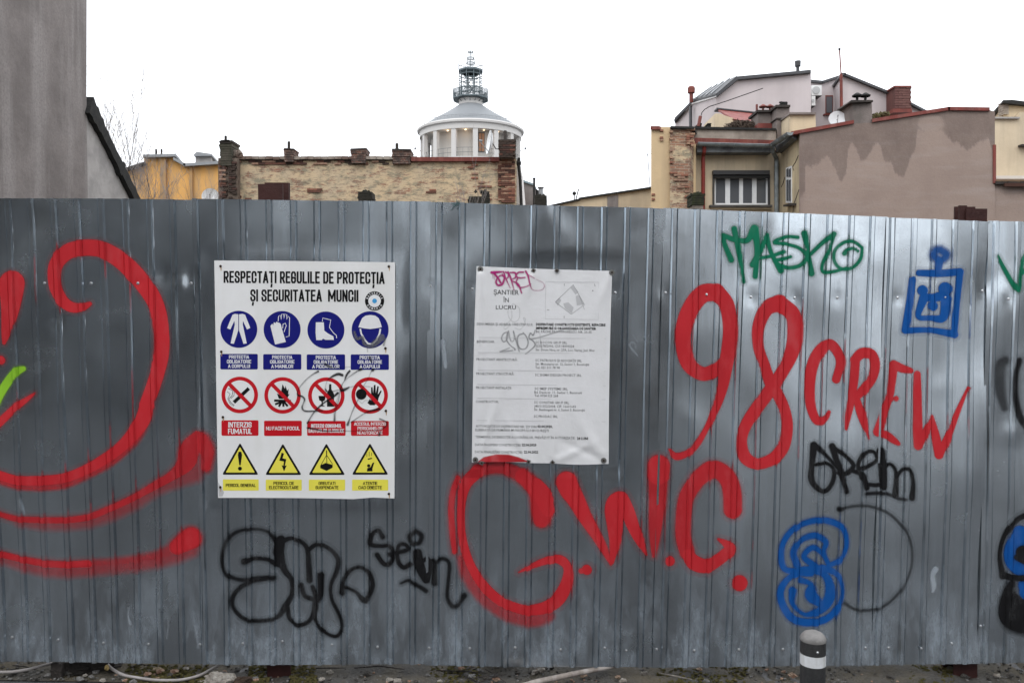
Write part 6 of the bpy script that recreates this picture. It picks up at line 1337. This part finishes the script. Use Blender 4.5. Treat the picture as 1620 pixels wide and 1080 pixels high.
G().lathe([(.06, .001), (.06, .012), (r_, .014)], (bxc[0], bxc[1], float(GZ(bxc[0]))), 32).out('base_flange', M_bk, bl)
sp_ = Vector((bxc[0] + .0, bxc[1] - r_, zb(1024))); G().blob(tuple(sp_), .0042, 8, 6, 0).out('screw', M_screw, bl)
# ================================================================== debris at the fence foot
M_stone = [mat('grey_pebbles', (.15, .145, .14), .9, 0, (.08, .08, .075), 30, .8), mat('dark_grit', (.045, .043, .04), .9, 0, (.08, .07, .06), 30, .8), mat('brick_crumbs', (.22, .12, .08), .9, 0, (.3, .24, .18), 30, .8)]
def gz(y): return .02
for m_i, (cnt, smin, smax) in enumerate(((3200, .0025, .008), (3000, .003, .011), (520, .003, .009))):
    g = G()
    for _ in range(cnt):
        x = random.uniform(-2.8, 2.8); y = 3.50 + random.random() ** 1.3 * 1.2; s = random.uniform(smin, smax)
        g.blob((x, y, .008 + s * .4 + float(GZ(x))), s, 5, 3, .3, (1, 1, .7))
    kind(tag(g.out(['gravel', 'grit', 'brick_crumbs'][m_i], M_stone[m_i], org=(0, 3.8, 0)), ['pale grey pebbles scattered under the fence', 'dark grit scattered under the fence', 'reddish crumbs of brick scattered under the fence'][m_i], ['gravel', 'grit', 'rubble'][m_i]), 'stuff')
M_moss = mat('olive_moss', (.085, .078, .022), 1, 0, (.13, .105, .035), 40, .8, bump=1, bs=200)
g = G()
for (a, b, n) in ((200, 330, 520), (395, 425, 160), (458, 500, 220), (680, 760, 130), (1040, 1110, 260), (1110, 1180, 120), (1440, 1512, 300)):
    for _ in range(n):
        px = random.uniform(a, b); p = atg(px, random.uniform(1050, 1083), .02); s = random.uniform(.004, .011); g.blob((p[0], p[1], .008 + random.random() * .012 + float(GZ(p[0]))), s, 5, 3, .4, (1, 1, .6))
kind(tag(g.out('moss', M_moss, org=(0, 3.8, 0)), 'olive moss cushions along the foot of the fence', 'moss'), 'stuff')
def gp(px, py, z=.02): return Vector(v3(atg(px, py, z)))
# cable
M_cab = mat('dusty_white_cable', (.30, .28, .27), .6, 0, (.20, .18, .17), 20, .7)
def cable(label, P, r=.0065):
    c = crom([(p.x, p.y, p.z) for p in P], .02); o = G().tube([tuple(q) for q in c], r, 8).out('cable', M_cab, org=tuple(P[0])); tag(o, label, 'cable', 'white cables under the fence'); 
    for p in o.data.polygons: p.use_smooth = True
cable('white cable lying left of the dark timber block', [gp(-60, 1070, .03), gp(-10, 1063, .035), gp(20, 1062, .035), gp(50, 1057, .04), gp(80, 1049, .05), gp(100, 1046, .05)])
cable('white cable looping from the timber block to the plaster lump', [gp(170, 1050, .055), gp(178, 1058, .035), gp(195, 1067, .028), gp(215, 1071, .026), gp(245, 1075, .024), gp(285, 1075, .024), gp(315, 1068, .03), gp(330, 1060, .035), gp(345, 1052, .05), gp(352, 1046, .06)])
g = G().blob(v3(gp(169, 1055, .05)), .011, 6, 5, .3); tag(g.out('foam_plug', mat('yellow_foam', (.45, .33, .14), .9), org=v3(gp(169, 1055, .05))), 'small yellowish foam plug at the end of the looped cable', 'plug')
# timber block
M_tim = mat('charred_timber', (.022, .019, .017), .9, 0, (.05, .043, .038), 10, .8, (.07, .06, .055), .5, bump=1, bs=60)
tb = thing('timber_beam', 'black charred timber beam lying under the left end of the fence', 'timber', v3(gp(130, 1080)))
a = gp(76, 1080, .0); a = Vector((a.x, 3.52, .005)); b = Vector((gp(172, 1076, .0).x, 3.56, .005))
d = (b - a); g = G()
for (t0, t1, z0, z1, y0) in ((.0, .17, 0, .094, -.005), (.16, 1.0, 0, .082, .02)):
    p = a + d * t0; q = a + d * t1; g.prism([(p.x, p.y + y0, z0), (q.x, q.y + y0, z0), (q.x, q.y + y0 - .004, z1 - .006), ((p.x + q.x) / 2, (p.y + q.y) / 2 + y0 - .004, z1 + .004), (p.x, p.y + y0 - .004, z1)], (0, .09, 0))
g.out('beam', M_tim, tb)
g = G()
for k in range(9): p = a + d * (.2 + k * .09); g.prism([(p.x, p.y + .012, .01 + k % 3 * .02), (p.x + .05, p.y + .013, .012 + k % 3 * .02), (p.x + .05, p.y + .012, .02 + k % 3 * .02)], (0, .01, 0))
g.out('splinter', M_tim, tb)
# plaster lump
def lump(name, label, cat, c, r, m, sq, seed):
    c = (c[0], c[1], c[2] + float(GZ(c[0])))
    rg = random.Random(seed); V = []; F = []; n1, n2 = 28, 18
    for i in range(n2 + 1):
        t = math.pi * i / n2
        for k in range(n1):
            an = 2 * math.pi * k / n1; dx, dy, dz = math.sin(t) * math.cos(an), math.sin(t) * math.sin(an), -math.cos(t)
            q = 1 + .22 * math.sin(3 * dx + seed) * math.cos(4 * dz + seed * 2) + .14 * math.sin(9 * dx + 7 * dz + seed) + .09 * math.sin(17 * dx - 13 * dy) + rg.uniform(-.05, .05)
            V.append((c[0] + r * sq[0] * q * dx, c[1] + r * sq[1] * q * dy, c[2] + r * sq[2] * q * dz))
    for i in range(n2):
        for k in range(n1): F.append((i * n1 + k, i * n1 + (k + 1) % n1, (i + 1) * n1 + (k + 1) % n1, (i + 1) * n1 + k))
    return tag(mesh_obj(name, V, F, m, org=(c[0], c[1], 0)), label, cat)
M_pls = mat('broken_plaster', (.42, .39, .35), .95, 0, (.20, .17, .14), 25, .8, bump=1, bs=90)
p = gp(346, 1072, .03); lump('plaster_lump', 'rough whitish lump of broken plaster near the left steel post', 'rubble', (p.x, 3.50, .016), .040, M_pls, (1.9, .8, .9), 4)
p = gp(383, 1074, .03); lump('soil_clod', 'dark brown clod right of the plaster lump', 'soil', (p.x, 3.50, .012), .030, mat('brown_clod', (.07, .045, .03), 1, 0, (.03, .022, .02), 20, .8, bump=1, bs=90), (1.5, 1, .8), 9)
p = gp(228, 1079, .02); lump('mud_lump', 'small ochre lump lying against the looped cable', 'rubble', (p.x, 3.60, .014), .018, mat('ochre_lump', (.20, .15, .09), 1, 0, (.3, .25, .18), 25, .8, bump=1), (1.4, 1, .7), 2)
for k in range(64):
    px = random.uniform(5, 1615) if k < 38 else random.uniform(0, 420)
    if 1262 < px < 1320 or 415 < px < 470: continue
    p = gp(px, random.uniform(1056, 1079), .02); s = random.uniform(.006, .014)
    o = lump('stone', '', 'stone', (p.x, p.y, .02), s, random.choice([M_stone[0], M_stone[2], M_pls, M_stone[1]]), (1.3, 1, .7), k); o['label'] = 'small loose stone lying on the soil under the fence'; o['group'] = 'loose stones under the fence'
# wooden stick, timber scrap, twigs
M_stick = mat('peeled_branch', (.27, .235, .21), .8, 0, (.15, .125, .11), 12, .8, (.46, .43, .40), .5)
st = G().tube([tuple(gp(800, 1092, .03)), tuple(gp(850, 1078, .04)), tuple(gp(905, 1066, .05)), tuple(gp(945, 1058, .06)), tuple(gp(985, 1050, .075))], [.013, .013, .012, .011, .010], 10).out('wooden_stick', M_stick, org=tuple(gp(900, 1068)), smooth=True); tag(st, 'pale peeled wooden stick poking out under the middle of the fence', 'stick')
q1 = gp(765, 1062, .0); tag(G().prism([(q1.x, 3.72, .01), (gp(819, 1062, 0).x, 3.75, .01), (gp(819, 1062, 0).x, 3.75, .075), (q1.x, 3.72, .07)], (0, .06, 0)).out('plank_end', M_tim, org=(q1.x, 3.72, 0)), 'dark plank end left of the peeled stick', 'timber')
tg = [((370 + 350 * 0 + 498, 1056), (720, 1058)), ((755, 1080), (800, 1066)), ((768, 1058), (805, 1083)), ((500, 1056), (545, 1056)), ((1042, 1064), (1095, 1074)), ((838, 1052), (835, 1068)), ((1190, 1054), (1235, 1058)), ((690, 1060), (770, 1064)), ((20, 1052), (60, 1060)), ((205, 1056), (235, 1052)), ((740, 1076), (790, 1070))]
lab = ['thin dark twig', 'forked twig below the plank end', 'twig crossing the plank end', 'thin straight twig right of the left post', 'curved pale rimmed strip left of the bollard', 'short upright twig beside the stick', 'dark bark strip left of the bollard', 'long twig left of the plank end', 'twig at the far left by the cable', 'twig beside the timber beam', 'low twig under the plank end']
for k, ((x0, y0), (x1, y1)) in enumerate(tg):
    if k == 0: x0, y0, x1, y1 = 560, 1056, 640, 1058; lab[0] = 'thin dark twig between the left post and the long twig'
    a = gp(x0, y0, .03); b = gp(x1, y1, .03); m_ = (a + b) / 2 + Vector((0, 0, random.uniform(0, .015))); g = G().tube([a, m_, b], [.0025, .003, .0015], 5)
    if k in (1, 2, 7): g.tube([m_, m_ + (b - a) * .25 + Vector((0, 0, .02))], .0015, 4)
    tag(g.out('twig', M_tim if k != 4 else M_pls, org=tuple(m_)), lab[k], 'twig')
# wire tie on the top edge of the fence
M_wire = mat('teal_wire', (.03, .09, .09), .5)
p0 = FP(722, 321, .012); wt = thing('wire_tie', 'knotted teal wire tie hooked over the top edge of the fence', 'wire', v3(p0))
for P in ([(722, 316, .0), (724, 320, .012), (722, 325, .014), (717, 328, .014), (714, 332, .012)], [(728, 322, .012), (722, 324, .018), (716, 325, .012)], [(721, 320, .010), (726, 318, .016), (728, 325, .012), (722, 331, .012)], [(715, 322, .012), (722, 322, .018), (729, 318, .0)]):
    G().tube([v3(FP(x, y, n + .006)) for x, y, n in P], .0014, 5).out('wire', M_wire, wt)
# ================================================================== the other side of the street (behind the camera, mirrored in the steel) and unseen houses added for its reflections
def facade(label, x0, x1, y, h, col, seed):
    rg = random.Random(seed); t = thing('street_building', label, 'building', ((x0 + x1) / 2, y, 0)); G().box(x0, x1, y - 9, y, 0, h).out('wall', mat('street_render_%s' % chr(97 + seed), col, .9, 0, tuple(c * .7 for c in col), .5, .8), t)
    nx_ = int((x1 - x0) / 3.0); f0 = None
    for j in range(int(h / 3.6)):
        for i in range(nx_):
            x = x0 + (i + .5) * (x1 - x0) / nx_; z = 1.0 + j * 3.6
            if f0 is None: f0 = G().box(-.65, .65, -.02, .05, 0, 1.9).out('window', M_wf, t); p0_ = G().box(-.55, .55, .05, .07, .1, 1.8).out('pane', M_gl, f0); f = f0; f.data.transform(Matrix.Translation(Vector(base_of(t)))); p0_.data.transform(Matrix.Translation(Vector(base_of(t))))
            else: f = f0.copy(); link(f); f.parent = t; pp = p0_.copy(); link(pp); pp.parent = f
            f.location = Vector((x, y, z)) - Vector(base_of(t))
    G().box(x0 - .2, x1 + .2, y - 9.2, y + .3, h, h + .35).out('cornice', M_cem, t)
facade('dark grey house across the street', -9.0, -2.3, -9.0, 12.5, (.085, .085, .085), 0)
facade('pale two storey house far to the left across the street', -26, -12.2, -10.0, 9, (.17, .16, .145), 4)
facade('dark house across the street behind the photographer', -.7, 3.2, -9.2, 11, (.10, .095, .09), 5)
facade('low brown house across the street', 3.3, 6.4, -9.5, 5.0, (.13, .11, .095), 1)
facade('tall house further along the street', 17, 36, -10.0, 11, (.14, .135, .13), 2)
facade('unseen dark house added on the fence side to the right for the reflections', 11, 19, 9.5, 11, (.05, .047, .045), 3)  # added out of view to darken what the rib flanks mirror
facade('unseen house added far to the right to close the street in the reflections', 44, 56, 12, 13, (.12, .11, .10), 6)  # added, as is the next, to block bright sky along the ribs
facade('unseen house added far to the left to close the street in the reflections', -58, -46, 12, 13, (.12, .12, .12), 7)
